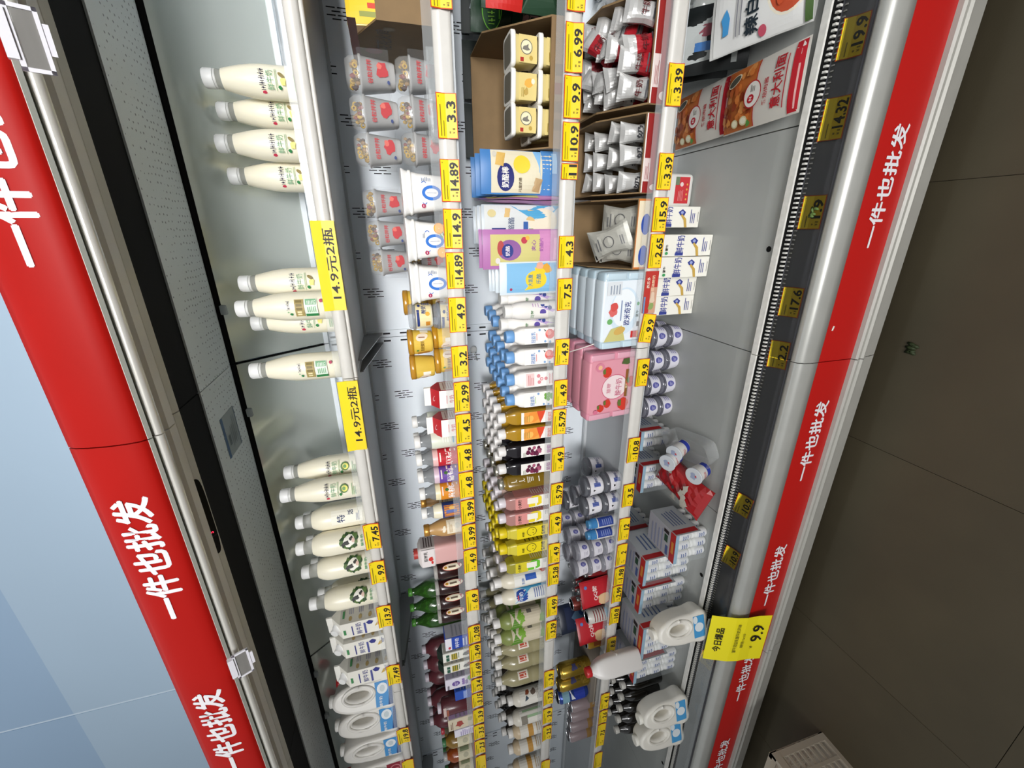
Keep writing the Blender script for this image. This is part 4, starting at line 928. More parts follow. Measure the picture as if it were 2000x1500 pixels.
for k, X, Y, rz, rx, lab in (('b', .141, 1.205, .02, .06, 'blue cheese pouch with dark oval badge in front of its row'), ('b', .141, 1.275, .02, .06, 'blue cheese pouch second in its row'), ('b', .141, 1.340, .02, .06, 'blue cheese pouch third in its row'),
        ('p', .0755, 1.225, 1.52, 0, 'purple cheese pouch turned edge-on beside the blue pouch'), ('w', .010, 1.208, .0, .05, 'white and blue cheese cube pouch in front of its row'), ('w', .010, 1.270, .0, .05, 'white and blue cheese cube pouch second in its row'), ('w', .010, 1.330, .0, .05, 'white and blue cheese cube pouch third in its row'),
        ('p', -.055, 1.182, .0, .04, 'purple and yellow cheese pouch in front of its row'), ('p', -.055, 1.236, .0, .05, 'purple and yellow cheese pouch second in its row')):
    spawn(('cheese', k), cheese(k), (X, Y, z3 + .0012), lab, 'cheese pouches', (rx, 0, rz))
def lemon():
    p = Print(); w, h = .092, .192; p.rect(-.040, .0, .042, .172, ink('7fb4d8')); p.poly([(-.034, .118), (.0, .100), (.030, .088), (.024, .050), (.0, .060), (-.028, .078)], ink('e6c62c')); p.ell(-.004, .085, .026, .032, ink('e6c62c'), 16); p.txt('大凯撒', -.006, .102, .014, ink('3f7a94'), .03, wid=.034); p.txt('乐酪', -.002, .078, .014, ink('3f7a94'), .03); p.blob(.026, .05, .012, .014, ink('d8a03a'), 9, .3, 2); p.blob(.034, .075, .01, .012, ink('e0a890'), 9, .3, 3); p.ell(-.030, .160, .004, .004, ink('a8385a')); p.rect(-.036, .010, .036, .030, ink('6aa4cc'))
    return pouch('cheese_snack_pouch', 'pouch', w, h, .030, mat('d2dce2', .3), p, crumple=.0008, seed=6)
for i, (X, Y, rz, lab) in enumerate(((-.135, 1.171, .0, 'light blue snack pouch with yellow splash in front of its row'), (-.135, 1.222, .02, 'light blue snack pouch second in its row'), (-.136, 1.268, .08, 'light blue snack pouch third in its row'), (-.142, 1.310, .1, 'light blue snack pouch fourth in its row'))):
    spawn('lemon', lemon, (X, Y, z3), lab, 'light blue snack pouches', (.03, 0, rz))
# white blueberry bottles
m_wb = mat('e6e2dc', .35)
YP = [(0, .93), (.02, 1), (.70, 1), (.76, .92), (.80, .75), (.82, .68), (.85, .66)]
def bbl():
    p = Print(); p.poly([(-.022, .004), (-.004, .004), (.024, .070), (.024, .100), (.012, .110)], ink('b9a0cc')); p.ell(-.006, .062, .009, .010, ink('5a4a98'), 14)
    for u, v in ((.012, .052), (.018, .042), (.006, .040), (.016, .062)): p.ell(u, v, .0065, .0065, ink('3c4a8c'), 12)
    p.txt('蓝莓', -.012, .095, .012, ink('4a7a4a'), .01); p.lines(.010, .075, .022, .100, 3, ink('b890b8'), .3, 3)
    return bottle('blueberry_yogurt_bottle', 'bottle', .176, .0275, [(0, .93), (.02, 1), (.68, 1), (.78, .92), (.85, .78), (.87, .74)], m_wb, mat('ebe8e2', .4), .87, .0205, e=2.4, pr=p, fn=cyl(.0275))
for px, py, Y, lab in ((1035, 580, 1.232, 'white blueberry yogurt bottle beside the light blue pouches'), (1035, 606, 1.181, 'white blueberry yogurt bottle standing in front of the other two'), (1035, 630, 1.232, 'white blueberry yogurt bottle half behind, beside the peach bottles')):
    put('bbl', bbl, px, py, Y, z3, lab, 'white blueberry yogurt bottles', rz=face(px, py, Y))
# blue cap yogurt bottles
m_bcap = mat('6f9fd2', .4)
def bcap(v):
    def f():
        p = Print(); R = .0265
        if v == 'x': pass
        else:
            p.rect(-R * .9, .004, R * .9, .118, ink('ece9e4'))
            if v == 'm':
                for u, vv in ((.0, .06), (.010, .070), (-.010, .068), (.0, .045)): p.ell(u, vv, .006, .006, ink('d88a90'))
                p.ell(.0, .06, .003, .003, ink('e8d8d8')); p.lines(-.018, .018, .018, .038, 4, ink('d08a8a'), .4, 4); p.rect(-.020, .085, .020, .112, ink('e9c9c6')); p.lines(-.018, .088, .016, .108, 4, ink('c87a7a'), .4, 2)
            else:
                fr = ink('d8605a') if v == 'p' else ink('6aa23c')
                p.txt('冠益乳', -.004, .090, .014, ink('4a7cb8'), .02, wid=.034); p.rect(-.014, .078, .008, .080, ink('d87a7a') if v == 'p' else ink('8ab85a'))
                if v == 'p': p.ell(.004, .036, .015, .015, fr, 18); p.ell(.008, .040, .008, .009, ink('e8948a'), 14); p.blob(.014, .020, .006, .005, ink('b83a34'), 8, .3, 2); p.poly([(.012, .052), (.020, .056), (.016, .048)], ink('3a3a3a'))
                else:
                    for u, vv in ((.002, .044), (.012, .044), (-.004, .036), (.006, .034), (.014, .034), (.002, .024), (.010, .024)): p.ell(u, vv, .0058, .0058, fr, 10)
                for u, vv in ((-.018, .052), (-.020, .036), (.018, .070), (-.012, .020)): p.ell(u, vv, .004, .004, ink('7aa0c8'), 8)
        return bottle('yogurt_drink_bottle', 'bottle', .172, R, YP, m_wb, m_bcap, .855, .0195, e=4.5, pr=p if v != 'x' else None, fn=flat(-R), seg=28)
    return f
for px, py, Y, v, lab in ((1035, 655, 1.185, 'p', 'blue cap yogurt bottle with peach, first in the front row'), (1035, 695, 1.185, 'p', 'blue cap yogurt bottle with peach, second in the front row'), (1035, 738, 1.185, 'm', 'blue cap yogurt bottle turned to its pink side'), (1040, 776, 1.185, 'g', 'blue cap yogurt bottle with green grapes')):
    put(('bcap', v), bcap(v), px, py, Y, z3, lab, 'front row of blue cap yogurt bottles', rz=.12)
for X0, n0 in ((-.312, 5), (-.385, 4), (-.455, 5), (-.512, 5)):
    for k in range(n0):
        Y = 1.248 + k * .0555
        if abs(X0 + .312) < .01 and k < 2: continue
        spawn(('bcap', 'x'), bcap('x'), (X0 + .008 * k + random.uniform(-.003, .003), Y, z3), 'blue cap yogurt bottle in the rows behind the fruit labelled ones', 'rear rows of blue cap yogurt bottles', (0, 0, .1))
# juice bottles
def juice(k):
    def f():
        p = Print(); R = .0245
        col, = {'o': ('a8801e',), 'g': ('1d1a1e',)}[k]
        p.rect(-R * .86, .010, R * .86, .128, ink('ece8e2'))
        if k == 'o':
            p.rect(-R * .86, .060, R * .86, .118, ink('e8a04a')); p.blob(.002, .085, .018, .022, ink('e8903a'), 10, .15, 2); p.blob(-.004, .098, .012, .012, ink('efb45a'), 9, .2, 3); p.poly([(-.021, .062), (.021, .075), (.021, .045), (.0, .052)], ink('d84a2a')); p.txt('甜橙', -.002, .028, .016, ink('d8502a'), .03); p.lines(-.014, .100, .012, .124, 4, ink('8a7a3a'), .25, 3)
        else:
            rg = random.Random(4)
            for i in range(20): p.ell(rg.uniform(-.014, .016), .082 + rg.uniform(-.026, .026), .0062, .0062, ink(rg.choice(('7a2a4a', '8f3a58', '5e1f3c', 'a85a74'))), 10)
            p.txt('葡萄', .0, .030, .015, ink('a8689a'), .03); p.lines(-.018, .112, .0, .124, 3, ink('5a6a3a'), .3, 3)
        return bottle('juice_bottle', 'bottle', .203, R, [(0, .94), (.015, 1), (.70, 1), (.77, .90), (.83, .68), (.85, .62), (.88, .6)], mat(col, .15, spec=.7), mat('e6e2de', .4), .875, .0178, e=5, pr=p, fn=flat(-R), seg=28)
    return f
for px, py, Y, k, lab in ((1020, 812, 1.181, 'o', 'orange juice bottle above the first 5.79 tag, first of two'), (1020, 843, 1.181, 'o', 'orange juice bottle next to the grape juice'), (1020, 876, 1.181, 'g', 'dark grape juice bottle next to the orange juice'), (1020, 910, 1.181, 'g', 'dark grape juice bottle beside the olive BLUE bottle')):
    put(('juice', k), juice(k), px, py, Y, z3, lab, 'front row of square juice bottles', rz=.02)
for k in range(4):
    for X0, kk in ((-.572, 'o'), (-.632, 'o'), (-.694, 'g'), (-.757, 'g')):
        spawn(('juice', kk + 'r'), lambda: bottle('juice_bottle', 'bottle', .203, .0245, [(0, .94), (.015, 1), (.70, 1), (.77, .90), (.83, .68), (.85, .62), (.88, .6)], mat('a8801e' if kk == 'o' else '1d1a1e', .15, spec=.7), mat('e6e2de', .4), .875, .0178, e=5, seg=28), (X0 + .004 * k, 1.240 + .056 * k, z3), 'white cap %s juice bottle in the rows behind the front bottles' % ('orange' if kk == 'o' else 'dark grape'), 'rear rows of %s juice bottles' % ('orange' if kk == 'o' else 'grape'))
m_silv = mat('c8c4b4', .2, metal=.8)
def blueb():
    p = Print(); w_ = ink('e0d8c4'); p.txt('BLUE', -.002, .152, .022, w_, .02, wid=.050); p.txt('BLUE', -.002, .124, .022, w_, .02, wid=.050); p.lines(-.026, .082, .020, .108, 4, w_, .45, 3); p.rect(-.026, .060, .006, .064, w_)
    return bottle('olive_juice_bottle', 'bottle', .203, .0285, [(0, .94), (.015, 1), (.84, 1), (.875, .9), (.89, .74), (.92, .7)], mat('7c6118', .18, spec=.7), m_silv, .915, .0205, e=3, pr=p, fn=cyl(.0285))
put('blueb', blueb, 1020, 939, 1.181, z3, 'olive juice bottle lettered BLUE with metal cap', rz=.66)
for k in range(4): spawn('bluer', lambda: bottle('olive_juice_bottle', 'bottle', .203, .0285, [(0, .94), (.015, 1), (.84, 1), (.875, .9), (.89, .74), (.92, .7)], mat('7c6118', .18, spec=.7), m_silv, .915, .0205, e=3), (-.820 + .004 * k, 1.243 + .060 * k, z3), 'olive juice bottle with metal cap in the row behind the BLUE one', 'rear row of olive juice bottles')
def pinky(k):
    def f():
        p = Print(); R = .0255; bc, sp, lq = {'p': ('d8908a', 'e8d02a', 'a87a74'), 'g': ('d8c832', '6abf3a', '9a9230')}[k]
        p.rect(-R * .9, .006, R * .9, .148, ink('ece8e0')); p.rect(-R * .9, .100, R * .9, .148, ink(bc)); p.txt('小黄柠' if k == 'p' else '小青柠', -.002, .132, .013, m_ink, .03, wid=.036); p.poly([(-R * .9, .1), (R * .9, .1), (R * .9, .075), (-R * .2, .09)], ink(bc)); p.blob(.004, .072, .020, .024, ink(sp), 14, .2, 3)
        rg = random.Random(6)
        for i in range(10): p.rect(-.018 + .004 * rg.randint(0, 8), .060 + .005 * rg.randint(0, 8), -.014 + .004 * rg.randint(0, 8), .064 + .005 * rg.randint(0, 8), ink('f0ecdf') if i % 2 else ink(sp))
        p.lines(.006, .014, .022, .04, 4, ink('a8a8a8'), .4, 2)
        q = Print(); q.rect(-R * .9, .006, R * .9, .148, ink(bc)); q.lines(-.018, .02, .018, .09, 8, ink('efe8dc'), .35, 2)
        T = bottle('lemon_drink_bottle', 'bottle', .205, R, [(0, .95), (.012, 1), (.80, 1), (.86, .82), (.88, .7)], mat(lq, .25), mat('d9d2d6', .35), .88, .0185, e=7, pr=p, fn=flat(-R), seg=28); q.build('side_print', T, side(R)); return T
    return f
for px, py, k, lab in ((1020, 975, 'p', 'pink label lemon drink bottle next to the BLUE bottle'), (1020, 1005, 'p', 'pink label lemon drink bottle next to the yellow capped ones'), (1022, 1098, 'g', 'yellow and green label lime drink bottle past the yellow capped ones')):
    put(('pinky', k), pinky(k), px, py, 1.183, z3, lab, 'lemon and lime drink bottles', rz=.06)
for X0 in (-.905, -.972, -1.225):
    for k in range(4): spawn('pinkr', lambda: bottle('lemon_drink_bottle', 'bottle', .205, .0255, [(0, .95), (.012, 1), (.80, 1), (.86, .82), (.88, .7)], mat('b0988e', .25), mat('d9d2d6', .35), .88, .0185, e=7, seg=28), (X0 + .004 * k, 1.243 + .060 * k, z3), 'pale capped lemon drink bottle in the rows behind the front ones', 'rear rows of lemon drink bottles')
m_ycap = mat('e0c814', .4)
def yel(k):
    def f():
        p = Print(); R = .0255; y = ink('e6d01a'); p.rect(-R * .9, .006, R * .9, .142, y); p.ring(.002, .085, .018, .019, .0022, m_ink); p.poly([(-.018, .085), (-.010, .09), (-.014, .08)], y); p.ell(-.004, .080, .0015, .0025, m_ink); p.ell(.009, .080, .0015, .0025, m_ink); p.txt('爱柠檬', .0, .040, .015, m_ink, .03, wid=.038); p.lines(-.018, .014, .018, .028, 2, ink('6a5c10'), .4, 2); p.txt('柠檬', -.004, .118, .009, ink('4a4210'), .02)
        q = Print(); q.rect(-R * .9, .006, R * .9, .142, ink('d4bc18')); q.lines(-.018, .02, .018, .12, 6, ink('5a4e10'), .3, 4)
        T = bottle('yellow_drink_bottle', 'bottle', .205, R, [(0, .95), (.012, 1), (.72, 1), (.78, .84), (.82, .76), (.84, .80), (.86, .74)], mat('cfc040', .3), m_ycap, .865, .0205, e=6, pr=p if k else None, fn=flat(-R), seg=28)
        if k: q.build('side_print', T, side(R))
        return T
    return f
put(('yel', 1), yel(1), 1022, 1033, 1.184, z3, 'yellow lemon drink bottle with ring drawing, first of two', 'front yellow cap lemon bottles', rz=.08)
put(('yel', 1), yel(1), 1022, 1064, 1.184, z3, 'yellow lemon drink bottle with ring drawing, second of two', 'front yellow cap lemon bottles', rz=.08)
for X0 in (-1.030, -1.098, -1.160):
    for k in range(5 if X0 > -1.15 else 3): spawn(('yel', 0), yel(0), (X0 + .002 * k, 1.246 + .0535 * k, z3), 'yellow cap lemon drink bottle in the rows behind the two with ring drawings', 'rear rows of yellow cap lemon bottles', (0, 0, .08))
def milkb(v):
    def f():
        p = Print(); R = .0335
        if v == 'b': p.rect(-.034, .006, .040, .150, ink('dfe0dc'), 8); p.blob(-.004, .120, .026, .026, ink('23489a'), 14, .1, 2); p.txt('牛奶', -.006, .124, .015, ink('e0e4ec'), .04); p.poly([(-.03, .15), (.03, .15), (.036, .06), (.026, .006), (.018, .006), (.024, .10)], ink('4a9cc8')); p.lines(-.02, .03, .02, .075, 5, ink('5a6aa0'), .4, 3); p.rect(-.018, .134, .0, .139, ink('b83a4a'))
        else: p.rect(-.030, .02, .030, .15, ink('e9e7e0'), 6); p.rect(-.010, .06, .012, .105, ink('2f5ab0'), 2); p.txt('乳酸', -.012, .115, .012, ink('7a90b8'), .02); p.blob(.020, .03, .012, .014, ink('c8402a'), 9, .3, 2)
        return bottle('milk_drink_bottle', 'bottle', .226, R, [(0, .93), (.02, 1), (.66, 1), (.76, .93), (.84, .72), (.86, .56), (.88, .52)], mat('ded6c2', .35), mat('e9e6e2', .4), .878, .0185, pr=p, fn=cyl(R))
    return f
put(('milkb', 'w'), milkb('w'), 1022, 1127, 1.195, z3, 'white label lactic drink bottle beside the lime bottle', rz=.7)
put(('milkb', 'b'), milkb('b'), 1025, 1158, 1.187, z3, 'milk drink bottle with round blue emblem and sky blue wave', rz=.75)
for k, (X0, Y) in enumerate(((-1.315, 1.27), (-1.385, 1.265), (-1.325, 1.34), (-1.395, 1.335), (-1.34, 1.41), (-1.41, 1.405))):
    spawn('milkr', lambda: bottle('milk_drink_bottle', 'bottle', .226, .0335, [(0, .93), (.02, 1), (.66, 1), (.76, .93), (.84, .72), (.86, .56), (.88, .52)], mat('cfc8b4', .35), mat('e9e6e2', .4), .878, .0185), (X0, Y, z3), 'plain pale milk drink bottle behind the blue emblem one', 'rear rows of pale milk drink bottles')
def grn():
    p = Print(); p.rect(-.05, .03, .05, .16, ink('cfc4ac'), 10); p.poly([(-.05, .11), (.05, .13), (.05, .17), (-.05, .17)], ink('5a8a2c')); p.blob(.0, .118, .03, .016, ink('7aa83a'), 12, .3, 2); p.blob(-.02, .03, .02, .012, ink('6f9a34'), 9, .3, 3); p.rect(.010, .07, .026, .09, ink('6a665e'), 2)
    return bottle('guava_drink_bottle', 'bottle', .232, .0355, [(0, .93), (.02, 1), (.72, 1), (.80, .92), (.86, .6), (.88, .5)], mat('7f8a4a', .3), mat('e9e6e2', .4), .88, .019, pr=p, fn=cyl(.0355))
for px, py, Y, lab in ((1015, 1186, 1.272, 'green wrapped drink bottle, far one of the three in shadow'), (1020, 1205, 1.205, 'green wrapped drink bottle in the middle of three'), (1025, 1234, 1.190, 'green wrapped drink bottle with small code next to the pale bottles')):
    put('grn', grn, px, py, Y, z3, lab, 'green wrapped drink bottles', rz=.9)
m_pale = mat('a39b76', .18, alpha=.92, spec=.7)
def pale(v):
    def f():
        p = Print()
        if v: p.rect(-.016, .09, .016, .135, ink('e6ddd0'), 3); p.rect(-.010, .098, .010, .128, ink('c04a34'), 2); p.rect(-.006, .104, .006, .110, ink('e6c8b8'))
        return bottle('rice_wine_bottle', 'bottle', .232, .0365, [(0, .93), (.02, 1), (.30, 1), (.33, .96), (.36, 1), (.62, 1), (.72, .9), (.82, .58), (.86, .46), (.88, .44)], m_pale, mat('e6e3dd', .4), .885, .0175, pr=p if v else None, fn=cyl(.0365))
    return f
for px, py, lab in ((1015, 1260, 'pale drink bottle with red stamp label beside the green wrapped bottle'), (1015, 1287, 'pale drink bottle with red stamp label, second of three'), (1018, 1318, 'pale drink bottle with red stamp label, third of three')):
    put(('pale', 1), pale(1), px, py, 1.188, z3, lab, 'pale drink bottles with red stamps', rz=.95)
for k in range(5):
    for X0 in (-1.60, -1.675, -1.75):
        if k < 4: spawn(('pale', 0), pale(0), (X0 - .06, 1.266 + .072 * k, z3), 'pale unlabelled drink bottle in the rows behind the stamped ones', 'rear rows of pale drink bottles')
def wlab(k):
    def f():
        p = Print(); p.rect(-.05, .012, .05, .125, ink('e4e0d6'), 10)
        if k == 'c': p.blob(-.01, .095, .009, .009, ink('3a4a5a'), 8, .4, 2); p.blob(.012, .09, .011, .010, ink('8a4a30'), 9, .4, 3); p.blob(.012, .06, .012, .012, ink('6a5a50'), 9, .4, 4); p.lines(-.02, .025, .03, .05, 4, ink('9a948c'), .4, 2)
        elif k == 'g': p.rect(-.01, .02, .0, .11, ink('9ab890'), 1); p.rect(.014, .02, .022, .11, ink('9ab890'), 1); p.rect(-.04, .09, .0, .12, ink('8a8478'), 3)
        else: p.rect(-.05, .06, .05, .085, ink('c8964a'), 8); p.lines(-.02, .02, .03, .05, 3, ink('b89a6a'), .4, 2)
        return bottle('label_drink_bottle', 'bottle', .178, .034, [(0, .93), (.02, 1), (.72, 1), (.80, .9), (.85, .62), (.87, .56)], mat('cdb898' if k == 'y' else 'd8d2c4', .35), mat('e6e3dd', .4), .875, .0205, pr=p, fn=cyl(.034))
    return f
for px, py, k, lab in ((1030, 1358, 'c', 'white label drink bottle with dark fruit drawings past the stamped bottles'), (1032, 1395, 'g', 'white label drink bottle with thin green stripes'), (1032, 1420, 'y', 'cream drink bottle with ochre band, first of two'), (1035, 1450, 'y', 'cream drink bottle with ochre band, second of two'), (1038, 1488, 'y', 'cream drink bottle with ochre band at the picture edge')):
    put(('wlab', k), wlab(k), px, py, 1.188, z3, lab, 'label drink bottles at the far end', rz=1.0)
for k in range(4):
    for X0 in (-2.02, -2.12, -2.24, -2.36): spawn('darkr', lambda: bottle('dark_drink_bottle', 'bottle', .19, .034, [(0, .93), (.02, 1), (.70, 1), (.80, .85), (.86, .55), (.88, .5)], mat('2c2620', .2, spec=.7), mat('e6e3dd', .4), .885, .0185), (X0 - .01 * k, 1.27 + .07 * k, z3), 'dark drink bottle with white cap in the rows at the dim far end', 'rear rows of dark bottles')
tags(3, [(-40, 22, '', 'cut off by the picture edge on shelf three'), (40, 142, '6.99', 'below the sausage bags'), (145, 232, '9.9', 'below the box of yellow tubs'), (237, 316, '10.9', 'below the tub box corner'), (318, 352, '11', 'squeezed beside the 10.9 tag'), (460, 525, '4.3', 'below the purple pouch'), (543, 607, '7.5', 'below the light blue pouch'), (662, 715, '4.9', 'below the first peach bottles'), (742, 795, '4.9', 'below the green grape bottle'), (800, 850, '5.79', 'below the orange juice'), (875, 922, '4.9', 'below the grape juice'), (945, 988, '5.79', 'below the pink label bottle'), (1003, 1045, '4.9', 'below the first yellow bottle'), (1063, 1102, '4.9', 'below the lime bottle'), (1104, 1144, '5.28', 'below the lactic drink'), (1167, 1205, '4.99', 'below the gap'), (1215, 1250, '3.29', 'below the green wrapped bottles'), (1312, 1344, '3.9', 'below the stamped bottles'), (1350, 1378, '7.3', 'below the fruit drawing label'), (1386, 1415, '2.9', 'below the striped label'), (1420, 1447, '2.5', 'below the cream bottles'), (1488, 1512, '', 'at the picture edge of the third shelf')])
# ------------------------------------------------------------------ shelf 4
z4 = SH[4]['s'] + .0008
m_foil = mat('cfcecb', .32, metal=.35); m_foilr = mat('a5202a', .35, metal=.1); m_wfoil = mat('b2b0a6', .4, metal=.1)
def fbox(front, sidep=None):
    def f():
        p = Print(); p.rect(-.10, .004, .10, .060, ink(front))
        if front == '8e2220': p.rect(-.07, .036, -.01, .056, ink('d8c8c4')); p.lines(-.065, .04, -.02, .053, 3, ink('9a5a58'), .4, 1); p.ell(-.085, .02, .008, .012, ink('e0d0c8')); p.rect(-.1, .056, .1, .060, ink('e0dcd4'))
        else: p.rect(-.095, .012, .095, .058, ink('e0d4b8')); p.ell(.03, .03, .03, .016, ink('2f4fa8')); p.ell(-.06, .03, .03, .016, ink('2f4fa8'))
        return box_open('cardboard_tray', 'box', .205, .30, .150, m_card, .062, .004, fpr=p)
    return f
spawn(('fbox', 0), fbox('8e2220'), (.445, 1.320, z4), 'open cardboard tray full of red and silver foil bags', None, (0, 0, 0), (1.25, 1, 1))
spawn(('fbox', 1), fbox('8e2220'), (.197, 1.320, z4), 'open cardboard tray filled with silver foil bags')
spawn(('fbox', 2), fbox('c8702a'), (-.020, 1.320, z4), 'nearly empty cardboard tray with a few pale bags')
rg = random.Random(21); n = 0
for j in range(4):
    for i in range(4):
        x = .445 + (-.081 + .054 * i) + rg.uniform(-.004, .004); y = 1.205 + .072 * j; up = .010 + rg.uniform(.0, .02) + (.012 if j > 1 else 0); k = n % 4
        spawn(('foilr', k), lambda: crumpled('foil_milk_bag', 'bag', .068, .112, .040, m_foil, 30 + k, m_foilr, '牛奶'), (x, y, z4 + up), 'red and silver foil milk bag packed in the red printed tray', 'red and silver foil bags', (rg.uniform(-.2, .05), rg.uniform(-.2, .2), rg.uniform(-.35, .35))); n += 1
for i, (x, y, up) in enumerate(((.50, 1.24, .075), (.41, 1.26, .07), (.46, 1.33, .085), (.385, 1.34, .075), (.53, 1.36, .075))):
    spawn(('foilr', i % 4), None, (x, y, z4 + up), 'red and silver foil milk bag lying loose on top of its heap', 'foil bags on top of the heap', (rg.uniform(-1.0, -.5), rg.uniform(-.7, .7), rg.uniform(-.9, .9)))
n = 0
for j in range(4):
    for i in range(3):
        x = .197 + (-.062 + .062 * i); y = 1.206 + .070 * j; k = n % 3
        spawn(('foils', k), lambda: crumpled('foil_pudding_bag', 'bag', .060, .108, .046, m_foil, 50 + k, None, '奶'), (x + rg.uniform(-.002, .002), y, z4 + .008 + (.012 if j > 1 else 0)), 'silver foil bag standing in rows in its tray', 'silver foil bags in the tray', (rg.uniform(-.12, .03), rg.uniform(-.10, .10), rg.uniform(-.25, .25))); n += 1
def whitebag():
    T = crumpled('pale_milk_bag', 'bag', .10, .14, .030, m_wfoil, 71)
    p = Print(); p.ring(0, .068, .018, .018, .002, ink('5a5a5c')); p.lines(-.02, .10, .02, .12, 2, ink('6a6a6c'), .4, 1); p.rect(-.045, .128, -.03, .134, m_ink); p.lines(-.02, .02, .02, .034, 2, ink('77777a'), .4, 2)
    p.build('bag_print', T, lambda u, v, o: (u, -.0185 * max(0, 1 - abs(2 * u / .10) ** 2.5) ** .6 * max(0, 1 - abs(2 * v / .14 - 1) ** 3) ** .7 - .0014, v)); return T
for x, y, z, r, lab in ((.024, 1.200, .022, (-1.0, .05, .05), 'pale bag leaning at the right in the nearly empty tray'), (-.064, 1.205, .022, (-1.0, -.05, -.05), 'pale bag leaning at the left in the nearly empty tray'), (-.016, 1.196, .062, (-.95, -.35, .15), 'pale bag lying slanted across the two others in the tray')):
    spawn('whitebag', whitebag, (x, y, z4 + z), lab, 'pale bags in the nearly empty tray', r)
# boxes behind the trays
def wpack():
    p = Print(); p.rect(-.03, .05, .03, .07, ink('7a7a80')); p.lines(-.03, .08, .03, .15, 4, ink('9a9aa0'), .3, 3)
    return pouch('white_pack', 'pouch', .085, .215, .03, mat('cfcfcd', .25, spec=.7), p, crumple=.001, seed=12)
for x, lab in ((.125, 'white glossy pack standing behind the silver foil tray'), (.225, 'second white glossy pack standing behind the silver foil tray'), (.33, 'white glossy pack at the back between the two foil trays')):
    spawn('wpack', wpack, (x, 1.505, z4), lab, 'white packs at the back of the fourth shelf')
def gcup(): return cup('clear_jelly_cup', 'cup', .07, .026, .034, mat('9a9c9c', .1, alpha=.75), mat('b8babc', .2), .004, .038, dome=.02)
for i, (x, y) in enumerate(((.62, 1.478), (.70, 1.478), (.66, 1.405))):
    spawn('gcup', gcup, (x, y, z4 + .17 if False else z4), 'grey clear jelly cup behind the first foil tray', 'grey jelly cups')
# light blue multipacks
def bpack(kind):
    def f():
        T = thing('yogurt_multipack', '', 'multipack'); w, h, d = (.245, .160, .050) if kind == 'b' else (.240, .192, .052)
        base = mat('b4c8d2', .2) if kind == 'b' else mat('d88fa0', .25)
        b = MB(); b.rbox(w, d, h, .010, base, 3); b.build('tray_body', T)
        b = MB(); b.rbox(w * .80 if kind == 'b' else w * .78, d + .003, h + .002, .006, mat('dbe6ec' if kind == 'b' else 'd9929f', .4), 2); sl = b.build('card_sleeve', T)
        for sg in (-1, 1):
            for k in (0, 1):
                b = MB(); b.rbox(w * .085, .006, h * .44, .0028, mat('c4d8e2' if kind == 'b' else 'dba3b2', .12, spec=.8), 2, z0=h * (.03 + .5 * k), xf=Matrix.Translation((sg * w * .445, -d / 2 - .001, 0))); b.build('blister', T)
        p = Print(); W2 = w * .39
        if kind == 'b':
            p.rect(-W2, .006, W2, h - .004, ink('e2e9ee')); p.ell(0, h * .5, .075, .055, ink('cfdfea'), 24); p.ell(.01, h * .52, .06, .045, ink('e9eef0'), 24)
            p.txt('欧米奇克', -.008, h * .44, .024, ink('3a4a86'), .03, wid=.075); p.rect(-.03, h * .57, .035, h * .60, ink('8a9ab8')); p.txt('蒙牛', -.01, h * .20, .011, ink('2f4a3a'), .02); p.ell(.022, h * .20, .006, .005, ink('4a9a5a')); p.rect(-.052, h * .10, -.036, h * .20, ink('3a2f24'))
            p.blob(.0, h * .78, .014, .016, ink('d86a64'), 12, .15, 2); p.blob(.016, h * .76, .013, .014, ink('d0524c'), 12, .15, 3); p.ell(-.03, h * .84, .009, .010, ink('6fae68'), 14); p.poly([(-W2, h * .95), (-W2, h * .45), (-.045, h * .55), (-.055, h * .80)], ink('c8c07a')); p.ell(-.062, h * .6, .012, .022, ink('cda75a'), 14, .3); p.rect(-.088, h * .18, -.066, h * .32, ink('c8302c')); p.rect(-.088, h * .09, -.066, h * .18, ink('d8a03a'))
            p.rect(.052, h * .62, W2 - .002, h * .95, ink('d8dcdf')); p.lines(.056, h * .66, .088, h * .92, 4, ink('8f9aa8'), .4, 3)
        else:
            p.rect(-W2, .006, W2, h - .006, ink('d995a2'))
            p.ell(-.004, h * .48, .044, .050, ink('e6d4d4'), 24); p.ring(-.004, h * .48, .046, .052, .003, ink('c8687c')); p.txt('酸牛奶', -.006, h * .40, .026, ink('c06a80'), .02, wid=.062); p.txt('草莓', -.006, h * .60, .018, ink('d08a9a'), .02); p.rect(-.045, h * .20, .055, h * .27, ink('8a5a2a')); p.txt('草莓味', .0, h * .235, .009, ink('e8d8a8'), .02)
            st = ink('c83a2c'); lf = ink('5f6f34')
            for u, v, r_ in ((.052, h * .66, .019), (-.062, h * .62, .016), (.010, h * .15, .020), (-.070, h * .28, .024), (-.075, h * .76, .014)):
                p.blob(u, v, r_, r_ * .9, st, 12, .12, int(abs(u) * 1000)); p.blob(u + .006, v + r_ * .6, r_ * .5, r_ * .3, lf, 8, .3, 4)
            p.ell(.074, h * .82, .016, .017, ink('cf7f94'), 16); p.ell(.074, h * .82, .008, .008, ink('e6b48a'), 12); p.blob(.085, h * .30, .012, .016, ink('4f6034'), 9, .3, 6); p.ell(-.086, h * .86, .008, .009, ink('cf6f8a'), 12)
        p.build('front_print', T, flat(-d / 2 - .0016)); return T
    return f
for kx, (Y, dx, lab) in enumerate(((1.192, 0, 'light blue fruit yogurt multipack in front, above the 9.9 tag'), (1.262, .020, 'light blue yogurt multipack second in its row'), (1.322, .040, 'light blue yogurt multipack third in its row'), (1.395, .055, 'light blue yogurt multipack at the back of its row'))):
    spawn(('bp', 'b'), bpack('b'), (-.2485, Y, z4 + .0035), lab, 'light blue yogurt multipacks', (.08, .0, .0))
